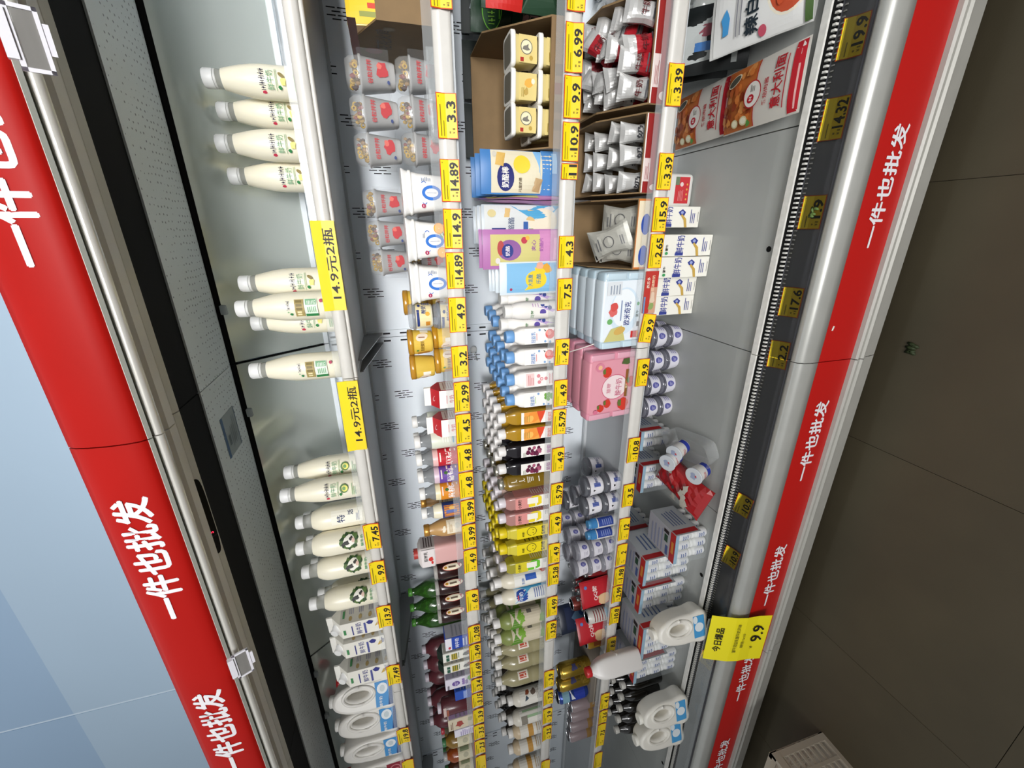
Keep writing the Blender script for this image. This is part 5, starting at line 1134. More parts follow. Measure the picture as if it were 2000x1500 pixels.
for kx, (Y, dx, lab) in enumerate(((1.196, 0, 'pink strawberry yogurt multipack in front, above the second 9.9 tag'), (1.268, .035, 'pink strawberry yogurt multipack second in its row'), (1.335, .060, 'pink strawberry yogurt multipack third in its row'))):
    spawn(('bp', 'p'), bpack('p'), (-.5025 + dx * .15, Y, z4 + .004), lab, 'pink strawberry yogurt multipacks', (.10, .0, .0))
b = MB(); a1, a2 = at(1096, 692, 1.135), at(1160, 672, 1.16); b.tube([tuple(a1), tuple((a1 + a2) / 2 + Vector((0, 0, -.006))), tuple(a2)], .0016, mat('dedad2', .5)); tag(b.build('hanging_string'), 'thin white string hanging from the third shelf rail over the multipacks', 'string')
b = MB(); q = at(925, 683, 1.535); b.lathe([(0, .014), (.006, .010), (.008, .004)], mat('d8d8d4', .2), 16, xf=Matrix.Translation(q) @ Matrix.Rotation(PI / 2, 4, 'X')); b.tube([tuple(q), (q.x - .03, q.y - .05, q.z - .004)], .002, mat('d8d8d4', .4)); tag(b.build('suction_hook'), 'small white suction hook stuck on the back panel above shelf three', 'hook')
# dark lid yogurt cups
m_dlid = mat('4a4a52', .12, alpha=.80, spec=.9); m_ddome = mat('8a8d94', .08, alpha=.35, spec=.9); m_ycup = mat('dddbdd', .35)
def dcup(k):
    def f():
        p = Print(); p.rect(-.06, .006, .06, .056, ink('dcdade'), 12); p.rect(-.012, .014, .004, .042, ink('4a5a9a'), 2); p.txt('酸奶', .016, .028, .012, ink('5a608a'), .03); p.poly([(-.03, .046), (-.02, .046), (-.025, .036)], m_ink); p.lines(.028, .014, .046, .04, 3, ink('9a98a8'), .4, 2)
        return cup('dark_lid_yogurt_cup', 'yogurt cup', .062, .0335, .0385, m_ycup, m_dlid, .005, .0425, dome=.0125, pr=p, domem=m_ddome)
    return f
for X, Y, zz, rz, lab in ((-.955, 1.37, 0, .6, 'dark lid yogurt cup alone at the back of the pile'), (-.930, 1.215, 0, .8, 'dark lid yogurt cup at the bottom above the 3.5 tag, first stack'), (-.940, 1.222, .0805, .7, 'dark lid yogurt cup on top of the first stack'), (-1.025, 1.215, 0, .8, 'dark lid yogurt cup at the bottom of the second stack'), (-1.030, 1.222, .0805, .7, 'dark lid yogurt cup on top of the second stack'), (-1.04, 1.31, 0, .5, 'dark lid yogurt cup behind the second stack, lower'), (-1.045, 1.315, .0805, .5, 'dark lid yogurt cup behind the second stack, upper'), (-1.13, 1.40, 0, .5, 'dark lid yogurt cup near the back panel, lower'), (-1.13, 1.40, .0805, .5, 'dark lid yogurt cup near the back panel, upper')):
    spawn('dcup', dcup(0), (X, Y, z4 + zz), lab, 'dark lid yogurt cups in stacks', (0, 0, rz))
def wbar():
    p = Print(); p.rect(-.02, .03, .018, .095, ink('2f4590'), 4); p.lines(-.014, .04, .012, .085, 5, ink('8f9cc8'), .3, 3); p.rect(-.022, .10, .02, .125, ink('3a7ab0'), 4)
    return bottle('small_yogurt_bottle', 'bottle', .135, .0225, [(0, .9), (.03, 1), (.72, 1), (.80, .85), (.86, .8)], mat('d2d0cc', .3), mat('4a8ab8', .35), .86, .0175, pr=p, fn=cyl(.0225))
for X, lab in ((-1.108, 'small white yogurt bottle with navy block, first of two'), (-1.163, 'small white yogurt bottle with navy block, second of two')):
    spawn('wbar', wbar, (X, 1.20, z4), lab, 'small yogurt bottles with navy block', (0, 0, .8))
def domec():
    p = Print(); p.rect(-.05, .004, .05, .042, ink('d8d5dc'), 10); p.ell(.006, .020, .010, .012, ink('5a5a9a'), 14); p.lines(.0, .014, .012, .026, 3, ink('b8b8d0'), .4, 2); p.lines(-.03, .010, -.012, .03, 3, ink('a8a4b0'), .4, 3)
    return cup('dome_lid_pudding_cup', 'pudding cup', .047, .031, .0375, m_ycup, mat('8d8c96', .12, alpha=.7, spec=.9), .004, .0405, dome=.009, pr=p, domem=mat('b4b4bc', .08, alpha=.35, spec=.9))
for c, X in enumerate((-1.245, -1.335)):
    for r_ in range(3):
        for k in range(2 if c else 3):
            spawn('domec', domec, (X + .006 * k, 1.215 + .088 * k, z4 + .0608 * r_), 'clear dome pudding cup in the three high stacks, %s' % ('front row' if k == 0 else 'rear rows'), 'dome pudding cups %s' % ('front row' if k == 0 else 'rear rows'), (0, 0, .85))
# red pouch, small red bottles, cans
def redp():
    p = Print(); p.rect(-.05, .0, .05, .135, ink('b81f2a')); p.txt('QQ糖', .0, .080, .022, ink('e8d0cc'), .05, wid=.06); p.ell(.030, .122, .007, .007, ink('5a7ab8')); p.blob(-.03, .04, .022, .03, ink('d8b48a'), 12, .2, 3); p.rect(-.04, .004, .0, .016, ink('6fb8d8'))
    return pouch('red_snack_pouch', 'pouch', .11, .145, .03, mat('ae1c26', .3, spec=.7), p, seed=14, crumple=.001)
spawn('redp', redp, (-1.478, 1.200, z4 + .003), 'bright red snack pouch with white letters leaning at the rail', None, (.1, 0, .5))
spawn('redp', redp, (-1.700, 1.200, z4 + .002), 'second red snack pouch further along beside the white can', None, (.05, 0, .6))
for i in range(5):
    for j in range(4):
        if i < 3 or j < 3: spawn('redb', lambda: bottle('small_red_bottle', 'bottle', .105, .017, [(0, .9), (.03, 1), (.66, 1), (.78, .8), (.86, .6)], mat('7a1a1e', .2, spec=.7), mat('8a8a8a', .2, metal=.6), .86, .0105), (-1.43 - .05 * i, 1.25 + .055 * j, z4), 'small dark red bottle in the cluster behind the red pouch', 'small dark red bottles')
def wcan(): 
    p = Print(); p.lines(-.03, .03, .03, .09, 5, ink('8a3a3a'), .35, 3); p.rect(-.02, .012, .02, .026, ink('6fb0d0'), 3); return can('white_can', 'can', .11, .031, mat('cfcac2', .3), p)
spawn('wcan', wcan, (-1.615, 1.195, z4), 'white drink can with dark red print between the red pouches', None, (0, 0, .9))
def gcan():
    p = Print(); p.blob(.0, .085, .014, .014, ink('3a3a60'), 12, .3, 4); p.txt('奶', .0, .06, .016, ink('4a4020'), .03); p.lines(-.02, .03, .02, .05, 3, ink('7a6420'), .4, 2); return can('golden_can', 'can', .155, .035, mat('a88a34', .22, metal=.75), p, mat('b89a4a', .2, metal=.9))
spawn('gcan', gcan, (-1.935, 1.205, z4 + .07), 'tall golden can, middle one raised on a carton', 'golden cans', (0, 0, 1.0)); spawn('gcan', gcan, (-2.025, 1.205, z4 + .07), 'tall golden can with dark emblem beside the blue can', 'golden cans', (0, 0, 1.0))
def lowbox():
    T = thing('low_carton', '', 'box'); b = MB(); b.rbox(.29, .20, .070, .003, mat('6a6258', .6), 1); b.build('body', T); p = Print(); p.lines(-.16, .01, .15, .06, 3, ink('8a8276'), .4, 2); p.build('front_print', T, flat(-.1)); return T
spawn('lowbox', lowbox, (-2.03, 1.27, z4), 'low brown carton carrying the golden and blue cans')
spawn('gcan2', lambda: can('yellow_can', 'can', .10, .033, mat('c08f1e', .3, metal=.4), Print().rect(-.03, .03, .03, .07, ink('8a4a20'), 4)), (-1.785, 1.205, z4), 'short yellow can below the white milk jug', None, (0, 0, 1))
def bcan():
    p = Print(); p.rect(-.06, .02, .06, .075, ink('23389a'), 12); p.rect(-.06, .10, .06, .135, ink('7fa8b8'), 12); p.poly([(-.03, .07), (.03, .09), (.03, .11), (-.03, .09)], ink('d8dce4')); p.ell(.02, .045, .008, .008, ink('a88ab8')); return can('blue_can', 'can', .155, .034, mat('2a4490', .25, metal=.4), p)
spawn('bcan', bcan, (-2.12, 1.21, z4 + .07), 'tall blue can with pale blue top next to the golden cans', None, (0, 0, 1.0))
def ddp():
    p = Print(); p.rect(-.05, .01, .05, .14, ink('1e2a4a')); p.blob(.0, .08, .03, .03, ink('5a7a98'), 12, .3, 2); p.ell(.02, .05, .02, .02, ink('2f4a80')); return pouch('navy_pouch', 'pouch', .13, .17, .04, mat('20293c', .3), p, seed=15)
spawn('ddp', ddp, (-1.79, 1.35, z4 + .003), 'dark navy pouch at the back behind the cans', None, (.1, 0, .6))
spawn('redc', lambda: can('red_can', 'can', .12, .032, mat('8a3a30', .3, metal=.3), Print().lines(-.03, .03, .03, .09, 4, ink('c8a8a0'), .4, 3)), (-1.685, 1.33, z4 + .0), 'dark red can at the back behind the second red pouch', None, (0, 0, 1))
for i, X in enumerate((-2.225, -2.30, -2.38, -2.46)):
    spawn('mcan', lambda: can('mauve_can', 'can', .15, .034, mat('8a7a7c', .35), Print().rect(-.06, .03, .06, .055, ink('8a6a3a'), 12)), (X, 1.215, z4 + .0), 'pale mauve can in the row at the dim far end of shelf four', 'mauve cans at the far end')
tags(4, [(120, 208, '3.39', 'below the red foil bags'), (297, 372, '3.39', 'below the silver foil bags'), (384, 454, '15.9', 'below the nearly empty tray'), (456, 525, '2.65', 'beside the red promotion strip'), (615, 672, '9.9', 'hanging crooked below the blue multipack', .12), (702, 756, '9.9', 'below the pink multipack'), (857, 905, '10.8', 'on the bare middle of shelf four'), (948, 992, '3.5', 'below the dark lid cups'), (1015, 1058, '12', 'below the small navy bottles'), (1066, 1107, '2', 'below the dome cups'), (1111, 1146, '1.98', 'below the red pouch edge'), (1148, 1180, '2.99', 'below the bright red pouch'), (1190, 1222, '10.8', 'below the white can'), (1249, 1282, '8.8', 'below the second red pouch'), (1360, 1390, '4.1', 'below the golden cans'), (1393, 1417, '2.6', 'below the blue can'), (1420, 1462, '7.5', 'below the mauve cans'), (1476, 1505, '', 'at the picture edge of the fourth shelf')])
T_ = thing('promotion_strip', 'red promotion strip with pictures on the fourth shelf rail', 'sign'); a1, a2 = at(1262, 530, 1.14), at(1258, 612, 1.14); w_ = a1.x - a2.x
b = MB(); b.box(-w_ / 2, w_ / 2, -.0008, 0, 0, .046, mat('b8362e', .4)); b.build('card', T_); p = Print(); p.rect(-w_ / 2, 0, w_ * .12, .024, ink('c89a80')); p.blob(-.02, .014, .02, .008, ink('d8c0a8'), 10, .3, 2); p.blob(-.045, .018, .012, .01, ink('8aa060'), 9, .3, 3); p.txt('养乐多', .030, .034, .011, ink('e8d8c8'), .03); p.txt('低温酸奶', .028, .018, .010, ink('e8c8a8'), .03, wid=.05); p.rect(-w_ / 2, .04, -w_ * .1, .046, ink('6a8ab0')); p.build('strip_print', T_, flat(-.0008)); T_.location = ((a1.x + a2.x) / 2, SH[4]['y'] - .008, .700)
# ------------------------------------------------------------------ base deck
zb = .4250
def pasta():
    T = thing('pasta_bag', '', 'food bag'); w, d = .165, .262
    b = MB(); nu, nv = 8, 12
    for sg in (1, -1):
        vs = []; fs = []
        for j in range(nv + 1):
            for i in range(nu + 1):
                a, c = 2 * i / nu - 1, 2 * j / nv - 1; t = .012 * max(0, 1 - a ** 4) * max(0, 1 - c ** 6); vs.append((a * w / 2, c * d / 2, .014 + (t if sg > 0 else -t) ))
        for j in range(nv):
            for i in range(nu):
                k = j * (nu + 1) + i; q = (k, k + 1, k + nu + 2, k + nu + 1); fs.append(q if sg > 0 else q[::-1])
        b.add(vs, fs, mat('cdc9c0', .35), True)
    b.build('body', T)
    p = Print(); rd = ink('b01f2a'); og = ['b0592a', 'c87436', '8a3a1c', 'd08a4a']
    p.rect(-.080, -.128, .080, -.100, ink('d0ccc4')); p.rect(-.078, -.126, .078, -.098, rd); p.lines(-.07, -.118, .068, -.106, 1, ink('d8a8a4'), .4, 2)
    p.txt('意大利面', .006, -.060, .032, rd, .02, wid=.120); p.txt('番茄肉酱', -.006, -.024, .014, rd, .01, wid=.066); p.rect(-.06, -.086, .06, -.083, rd)
    p.rect(-.080, .012, .080, .126, ink('b0622e')); p.rect(-.080, .010, .080, .013, rd)
    rg = random.Random(8)
    for i in range(46): p.blob(rg.uniform(-.07, .07), rg.uniform(.024, .118), .011, .009, ink(rg.choice(og)), 9, .35, i)
    p.ell(.048, .085, .012, .026, ink('d8ccb0'), 16, .4); p.ell(.048, .085, .010, .022, ink('4a4a40'), 16, .4)
    p.ell(-.062, .036, .012, .014, ink('cfc49a'), 14); p.ell(-.062, .036, .008, .010, ink('e0dcc4'), 14); p.ell(-.064, .068, .011, .013, ink('c4b88c'), 14); p.ell(-.064, .068, .008, .009, ink('dcd6ba'), 14); p.blob(-.072, .020, .008, .008, ink('4f8a3a'), 8, .3, 2)
    p.ring(-.004, .010, .034, .030, .003, rd); p.ell(-.004, .010, .031, .027, ink('dcd8d0'), 22); p.ell(-.014, .014, .011, .012, rd, 14); p.txt('N', -.014, .014, .010, ink('e8dcd8'), .03); p.lines(.002, .002, .020, .018, 3, ink('6a665e'), .4, 2)
    p.build('top_print', T, lambda u, v, o: (u, v, .0142 + .012 * max(0, 1 - (2 * u / w) ** 4) * max(0, 1 - (2 * v / d) ** 6) + o + .0012), g=.016); return T
spawn('pasta', pasta, (.354, 1.118, zb + .013), 'red and white bag of spaghetti lying on the deck, front one', 'spaghetti bags on the base deck', (0, 0, .035))
spawn('pasta', pasta, (.352, 1.372, zb + .002), 'red and white bag of spaghetti lying on the deck, rear one', 'spaghetti bags on the base deck', (.0, 0, .03))
def kimchi(front):
    def f():
        p = Print(); w, h = .175, .25
        if front:
            p.rect(-.085, .01, .085, .24, ink('cfcfcc')); p.ell(.015, .055, .072, .052, ink('d8d0bc'), 22); p.ell(.015, .055, .066, .046, ink('b0482a'), 22)
            rg = random.Random(3)
            for i in range(26): p.blob(.015 + rg.uniform(-.045, .045), .055 + rg.uniform(-.03, .03), .012, .008, ink(rg.choice(('c8622e', '9a2e1a', 'd8a070', 'b84a28'))), 8, .4, i)
            p.txt('辣白菜', -.008, .138, .034, ink('16222a'), .04, wid=.12); p.ell(-.070, .110, .012, .010, ink('b0485a'), 14); p.blob(-.02, .205, .030, .012, ink('3f8ac0'), 10, .35, 4); p.lines(-.06, .165, .06, .185, 2, ink('7a7a80'), .3, 1); p.rect(-.086, .0, .086, .016, ink('3f5a2a'))
            return pouch('kimchi_bag', 'food bag', w, h, .05, mat('c6c6c2', .3), p, seed=21, crumple=.001)
        p.poly([(-.05, .07), (.05, .09), (.06, .20), (.03, .21), (.0, .19), (-.04, .215), (-.06, .19)], ink('aeb2b0')); p.ell(.02, .12, .016, .024, ink('8a4a54'), 14); p.rect(-.03, .10, -.008, .15, ink('3f6ea8')); p.rect(-.07, .03, .05, .045, ink('9aa09e'))
        return pouch('black_food_bag', 'food bag', .17, .25, .04, mat('0d1212', .4, spec=.35), p, seed=22, crumple=.0015)
    return f
spawn(('kim', 1), kimchi(1), (.556, 1.005, zb + .027), 'white kimchi bag with orange cabbage picture leaning back at the near edge', None, (-1.12, 0, .10))
spawn(('kim', 0), kimchi(0), (.522, 1.205, zb + .017), 'black food bag leaning behind the kimchi bag', 'black food bags', (-.75, 0, .0)); spawn(('kim', 0), kimchi(0), (.522, 1.285, zb + .017), 'black food bag leaning nearest the back by the egg tray', 'black food bags', (-.75, 0, .0))
def eggtray():
    T = thing('clear_egg_tray', '', 'tray'); m = mat('b9bcb8', .1, alpha=.6, spec=.9)
    for i in range(2):
        for j in range(2):
            b = MB(); b.lathe([(0, .030), (.02, .034), (.05, .030), (.068, .018), (.072, .004)], m, 20, xf=Matrix.Translation((-.035 + .07 * i, -.035 + .07 * j, .004))); b.build('dome', T)
    b = MB(); b.rbox(.150, .150, .006, .0028, m, 1); b.build('base', T); return T
spawn('eggtray', eggtray, (.688, 1.445, zb + .0008), 'clear domed plastic tray at the back near the black food bags')
def wtub():
    T = thing('white_box_container', '', 'container'); b = MB(); b.rbox(.112, .085, .215, .016, mat('dcdad4', .4), 3); b.build('body', T); p = Print(); p.rect(-.042, .020, .044, .078, ink('c0343a')); p.rect(.018, .062, .044, .078, ink('6a7a60')); p.ell(.020, .052, .007, .007, ink('dcc8c4')); p.txt('牛奶', .0, .030, .012, ink('e0c07a'), .02) if False else None
    for i in range(4): p.ell(-.028 + .016 * i, .030, .0035, .003, ink('d8a84a'))
    p.lines(-.034, .045, .005, .068, 4, ink('d88a88'), .4, 3); p.build('label', T, flat(-.0425)); b = MB(); b.lathe([(.214, .02), (.232, .02)], m_cap, 20); b.build('cap', T); return T
spawn('wtub', wtub, (.124, 1.43, zb), 'white rounded container with red label next to the fresh milk cartons', None, (0, 0, .0))
def fmilk():
    T = thing('fresh_milk_carton', '', 'carton'); w, d, h = .069, .069, .225; b = MB(); b.rbox(w, d, h, .002, mat('e8e5da', .45), 1); b.build('body', T); nv = ink('34408c'); p = Print()
    p.rect(-w / 2 + .001, .002, w / 2 - .001, h - .002, ink('ece9de')); p.txt('鲜牛奶', .004, .128, .030, nv, .025, wid=.056); p.rect(-.031, .095, -.001, .110, nv) if False else p.rect(-.032, .113, -.022, .145, nv); p.poly([(.006, .082), (.016, .090), (.026, .074), (.016, .060), (.004, .066)], nv); p.ell(.015, .075, .005, .006, ink('9aa4d0'), 10); p.poly([(-.034, .060), (-.010, .066), (.006, .080), (.010, .074), (-.006, .056), (-.034, .050)], ink('c4a04c')); p.lines(-.020, .022, .026, .044, 3, nv, .35, 2); p.lines(-.016, .008, .030, .013, 1, ink('9a9a94'), .4, 2); p.txt('蒙牛', -.006, .180, .010, m_ink, .02); p.ell(-.024, .180, .005, .006, ink('3f9a5a'))
    p.build('front_print', T, flat(-d / 2)); q = Print(); q.lines(-.025, .06, .025, .18, 6, ink('8a8fb0'), .3, 2); q.build('side_print', T, lambda u, v, o: (-w / 2 - o, -u, v)); return T
for X, Yf, rz, lab in ((.035, 1.335, .0, 'fresh milk carton beside the white container'), (-.056, 1.252, -.02, 'fresh milk carton standing foremost, first of the two in front'), (-.1275, 1.252, -.01, 'fresh milk carton standing foremost, second of the two in front'), (-.199, 1.30, .0, 'fresh milk carton set back, first of the last two'), (-.269, 1.30, .02, 'fresh milk carton set back, last one next to the bare deck'), (.036, 1.41, 0, 'fresh milk carton at the back hidden behind the single one')):
    spawn('fmilk', fmilk, (X, Yf + .035, zb), lab, 'fresh milk cartons on the base deck', (0, 0, rz))
def bcup():
    p = Print(); p.rect(-.065, .006, .065, .048, ink('dad8e0'), 12); p.ell(-.002, .027, .013, .016, ink('5a5a9c'), 14); p.lines(-.01, .02, .006, .034, 3, ink('b4b4d4'), .4, 2); p.lines(.022, .012, .05, .04, 3, ink('8f8cb4'), .4, 3)
    return cup('pudding_cup', 'pudding cup', .052, .036, .0425, mat('dcdae0', .35), mat('5a5a66', .12, alpha=.8, spec=.9), .005, .046, dome=.012, pr=p, domem=mat('9a9aa6', .08, alpha=.4, spec=.9))
for i, X in enumerate((-.402, -.500, -.605, -.705)):
    for r_ in range(2):
        for k in range(2):
            spawn('bcup', bcup, (X, 1.365 + .095 * k, zb + .0702 * r_), 'dark rimmed pudding cup on the deck, %s' % ((('upper', 'lower')[1 - r_] + ' one of the ' + ('first', 'second', 'third', 'fourth')[i] + ' stack from the cartons') if k == 0 else 'in the rear row'), 'pudding cups stacked on the base deck', (0, 0, .35))
# shrink wrapped multipacks of little bottles
m_lb = mat('ecece9', .25); m_wrap = mat('dce6ea', .06, alpha=.06, spec=.8); lb_me = None
def mpack(nx, ny, nl):
    def f():
        T = thing('yogurt_drink_pack', '', 'multipack'); pr_ = .041; hz = .072; global lb_me
        if lb_me is None:
            bb = MB(); bb.lathe([(0, .016), (.004, .0185), (.050, .0185), (.054, .016), (.058, .018), (.066, .018), (.070, .016)], m_lb, 14)
            pp = Print(); pp.rect(-.018, .008, .018, .046, ink('e0e0e2'), 4); pp.lines(-.013, .014, .012, .042, 3, ink('5a6a9a'), .5, 3); pp.into(bb, cyl(.0186)); lb_me = bb.mesh('small_bottle')
        for l in range(nl):
            for i in range(nx):
                for j in range(ny):
                    if 0 < i < nx - 1 and j > 0 and l < nl - 1: continue
                    o = link('small_bottle', lb_me, T); o.location = ((i - (nx - 1) / 2) * pr_, (j - (ny - 1) / 2) * pr_, l * hz)
        w, d, h = nx * pr_ + .006, ny * pr_ + .006, nl * hz
        b = MB(); b.box(-w / 2, w / 2, -d / 2, d / 2, h, h + .002, mat('a8a6ac', .35)); b.box(w / 2, w / 2 + .0015, -d / 2, d / 2, h * .25, h + .002, mat('b4b8ba', .35)); b.box(-w / 2, w / 2, -d / 2 - .001, -d / 2, h - .012, h + .002, mat('8fb0c4', .35)); sl = b.build('card_sleeve', T)
        p = Print(); p.rect(-w / 2, -d / 2, w / 2, -d / 2 + .030, ink('b0282a')); p.rect(-w * .2, -d / 2 + .008, w * .2, -d / 2 + .022, ink('c8803a')); p.rect(-w / 2 + .01, -d / 2 + .04, -w * .1, -d / 2 + .055, ink('4a5a8a')); p.rect(0, -d / 2 + .045, w * .25, -d / 2 + .065, ink('2f4a38')); p.rect(w * .3, -d / 2 + .04, w * .42, -d / 2 + .07, ink('2a2224')); p.lines(-w * .45, -d / 2 + .075, w * .4, d / 2 - .01, 4, ink('8a8fa8'), .3, 3)
        p.build('sleeve_print', sl, top(h + .002))
        q = Print(); q.rect(-d / 2 + .01, h * .3, d / 2 - .01, h, ink('b8bcbe')); q.rect(-d / 2 + .006, h * .3, -d / 2 + .030, h, ink('b0282a')); q.lines(-d * .2, h * .45, d * .4, h * .9, 5, ink('5a6a90'), .35, 3); q.build('sleeve_side_print', sl, side(w / 2 + .0015)); b = MB(); b.box(-w / 2 - .001, w / 2 + .001, -d / 2 - .0025, -d / 2 - .002, .002, h, m_wrap); b.build('shrink_wrap', T); return T
    return f
MP = 'shrink wrapped pack of small yogurt drink bottles '
for k, X, Y, z, rz, lab in (((2, 4, 2), -.838, 1.40, 0, 0, MP + 'next to the pudding cups'), ((3, 4, 2), -1.00, 1.36, 0, .0, MP + 'at the back behind the red bag'), ((3, 4, 2), -1.155, 1.105, 0, .05, MP + 'in front with the red bag beside it'), ((3, 4, 3), -1.31, 1.17, 0, .0, MP + 'behind the first white jug'), ((3, 4, 3), -1.465, 1.17, 0, .0, MP + 'between the two white jugs, nearer one'), ((4, 4, 3), -1.655, 1.12, 0, .03, MP + 'under the hanging red cap jug'), ((3, 4, 3), -1.86, 1.14, 0, .03, MP + 'beside the last white jugs'), ((3, 4, 2), -1.37, 1.40, 0, 0, MP + 'deep at the back in shadow')):
    spawn(('mp',) + k, mpack(*k), (X, Y, zb), lab, 'shrink wrapped packs on the base deck', (0, 0, rz))
# clear tray with three cups, red bag
def ltray():
    T = thing('clear_food_tray', '', 'tray'); m = mat('cfd2d0', .12, alpha=.38, spec=.8); b = MB(); w, d, h = .10, .25, .055
    b.loft([(0, w / 2 * .85, d / 2 * .92, 5), (h, w / 2, d / 2, 5), (h + .002, w / 2 * 1.08, d / 2 * 1.03, 5)], m, 32, (True, False)); b.build('shell', T); return T
spawn('ltray', ltray, (-.775, 1.155, zb + .012), 'clear plastic tray leaning on the deck with white cups in it', None, (0, -.30, .20))
def lcup():
    p = Print(); p.rect(-.05, .004, .05, .024, ink('2a3a9a'), 12); p.lines(-.02, .036, .02, .05, 2, ink('c05a5a'), .4, 2)
    T = cup('yogurt_cup', 'yogurt cup', .066, .026, .030, mat('dedbd6', .35), mat('c2c6ca', .25), .003, .033, pr=p); q = Print(); q.blob(.0, .0, .014, .012, ink('8f98b0'), 10, .3, 2); q.rect(-.004, -.012, .004, -.006, ink('b0404a')); q.build('lid_print', T, top(.0705)); return T
for x, y, z, r, lab in ((-.785, 1.16, .060, (.35, -.25, .2), 'white yogurt cup with blue foot, rear one in the clear tray'), (-.835, 1.065, .035, (.3, -.2, .3), 'white yogurt cup with blue foot, front one in the clear tray'), (-.825, 1.16, .085, (.3, -.3, .5), 'white yogurt cup tipped between the tray and the red bag')):
    spawn('lcup', lcup, (x, y, zb + z), lab, 'white yogurt cups in the clear tray', r)
def redbag():
    T = crumpled('red_food_bag', 'food bag', .165, .235, .075, mat('9e1a1e', .22, spec=.8), 91)
    p = Print(); rg = random.Random(4)
    for i in range(7): p.blob(rg.uniform(-.055, .055), rg.uniform(.04, .2), .020, .012, ink('aaa498'), 10, .5, i)
    p.ell(.0, .12, .008, .006, ink('4a3a38')); p.rect(-.07, .215, .07, .228, ink('b8b2a6')); p.build('bag_print', T, lambda u, v, o: (u, -.049 * max(0, 1 - abs(2 * u / .165) ** 2.5) ** .6 * max(0, 1 - abs(2 * v / .235 - 1) ** 3) ** .7 - .003 - o, v), g=.012)
    return T
spawn('redbag', redbag, (-.975, 1.020, zb + .040), 'glossy red and white food bag lying between the clear tray and the bottle packs', None, (-1.38, .08, -.30))
# white jugs in the front trough
def wj(): return jug('white_jug', 'jug', .115, .075, .235, mat('e4e0d6', .4), mat('e9e6dc', .4), Print().rect(-.04, .02, .045, .07, ink('4a9ad0')).ell(.0, .045, .018, .02, ink('dce4e8')).ell(.03, .06, .015, .01, ink('dce4e8')))
for X, rz, lab in ((-1.475, .35, 'white handled jug behind the yellow offer card'), (-1.98, .35, 'white handled jug with blue label, first of the far pair'), (-2.130, .35, 'white handled jug with blue label, second of the far pair')):
    spawn('wj', wj, (X, .956, .4385), lab, 'white jugs standing in the front trough', (0, 0, rz))
def hj():
    T = bottle('white_jug', 'jug', .245, .043, [(0, .95), (.02, 1), (.58, 1), (.70, .92), (.80, .74), (.88, .46), (.91, .42)], mat('dedad6', .35), mat('c01f24', .35), .905, .0205, e=4.5, ry=.034, seg=32)
    b = MB(); b.rbox(.010, .06, .006, .002, mat('c4bfba', .4), 2, z0=.10, xf=Matrix.Translation((.0405, 0, 0))); b.build('grip_notch', T); return T
spawn('hj', hj, (-1.735, 1.045, zb + .222), 'white jug with red cap standing on top of the bottle packs', None, (0, 0, .7))
b = MB(); b.box(-2.86, -1.40, .8985, .9000, .3925, .470, mat('dfe6e6', .06, alpha=.16, spec=.8)); tag(b.build('clear_guard'), 'clear acrylic guard in front of the white jugs at the far bays', 'guard')
for i in range(5):
    for j in range(4):
        spawn('dbb', lambda: bottle('dark_sauce_bottle', 'bottle', .21, .036, [(0, .93), (.02, 1), (.62, 1), (.76, .8), (.86, .45), (.9, .42)], mat('17130f', .15, spec=.8), mat('cfccc4', .4), .90, .0175), (-2.08 - .085 * i, 1.15 + .085 * j, zb), 'dark sauce bottle with pale cap in the shadowed rows of the deck', 'dark sauce bottles on the base deck')
# yellow special offer card
T_ = thing('offer_card', 'bright yellow special offer card reading 9.9 hanging over the red bumper', 'sign'); W_ = .232
prof = [(.889, .468), (.872, .432), (.852, .385), (.842, .345), (.838, .30), (.826, .250)]
LN = [0.0]
for i in range(1, 6): LN.append(LN[-1] + math.hypot(prof[i][0] - prof[i - 1][0], prof[i][1] - prof[i - 1][1]))
def cardfn(u, v, o):
    s_ = LN[-1] - v
    for i in range(5):
        if s_ <= LN[i + 1] or i == 4:
            t = (s_ - LN[i]) / (LN[i + 1] - LN[i]); return (u, prof[i][0] + (prof[i + 1][0] - prof[i][0]) * t - o - .0025, prof[i][1] + (prof[i + 1][1] - prof[i][1]) * t)
b = MB(); b.ext([(y - .0005, z) for y, z in prof] + [(y, z) for y, z in reversed(prof)], -W_ / 2, W_ / 2, mat('efe01a', .45)); b.build('card', T_)
p = Print(); H_ = LN[-1]; p.txt('今日爆品', -.004, H_ * .83, .030, m_ink, .02, wid=.125); p.txt('蒙牛冠益乳酸牛奶风味', .010, H_ * .54, .015, m_ink, .0, wid=.15, res=1); p.txt('规格:1x10', -.002, H_ * .43, .013, m_ink, 0, wid=.075); p.txt('9.9', .028, H_ * .19, .046, m_ink, .01, wid=.085); p.txt('¥', -.045, H_ * .24, .014, m_ink, 0); p.build('card_print', T_, cardfn); T_.location = (-1.485, 0, 0); T_.rotation_euler = (0, 0, 0)
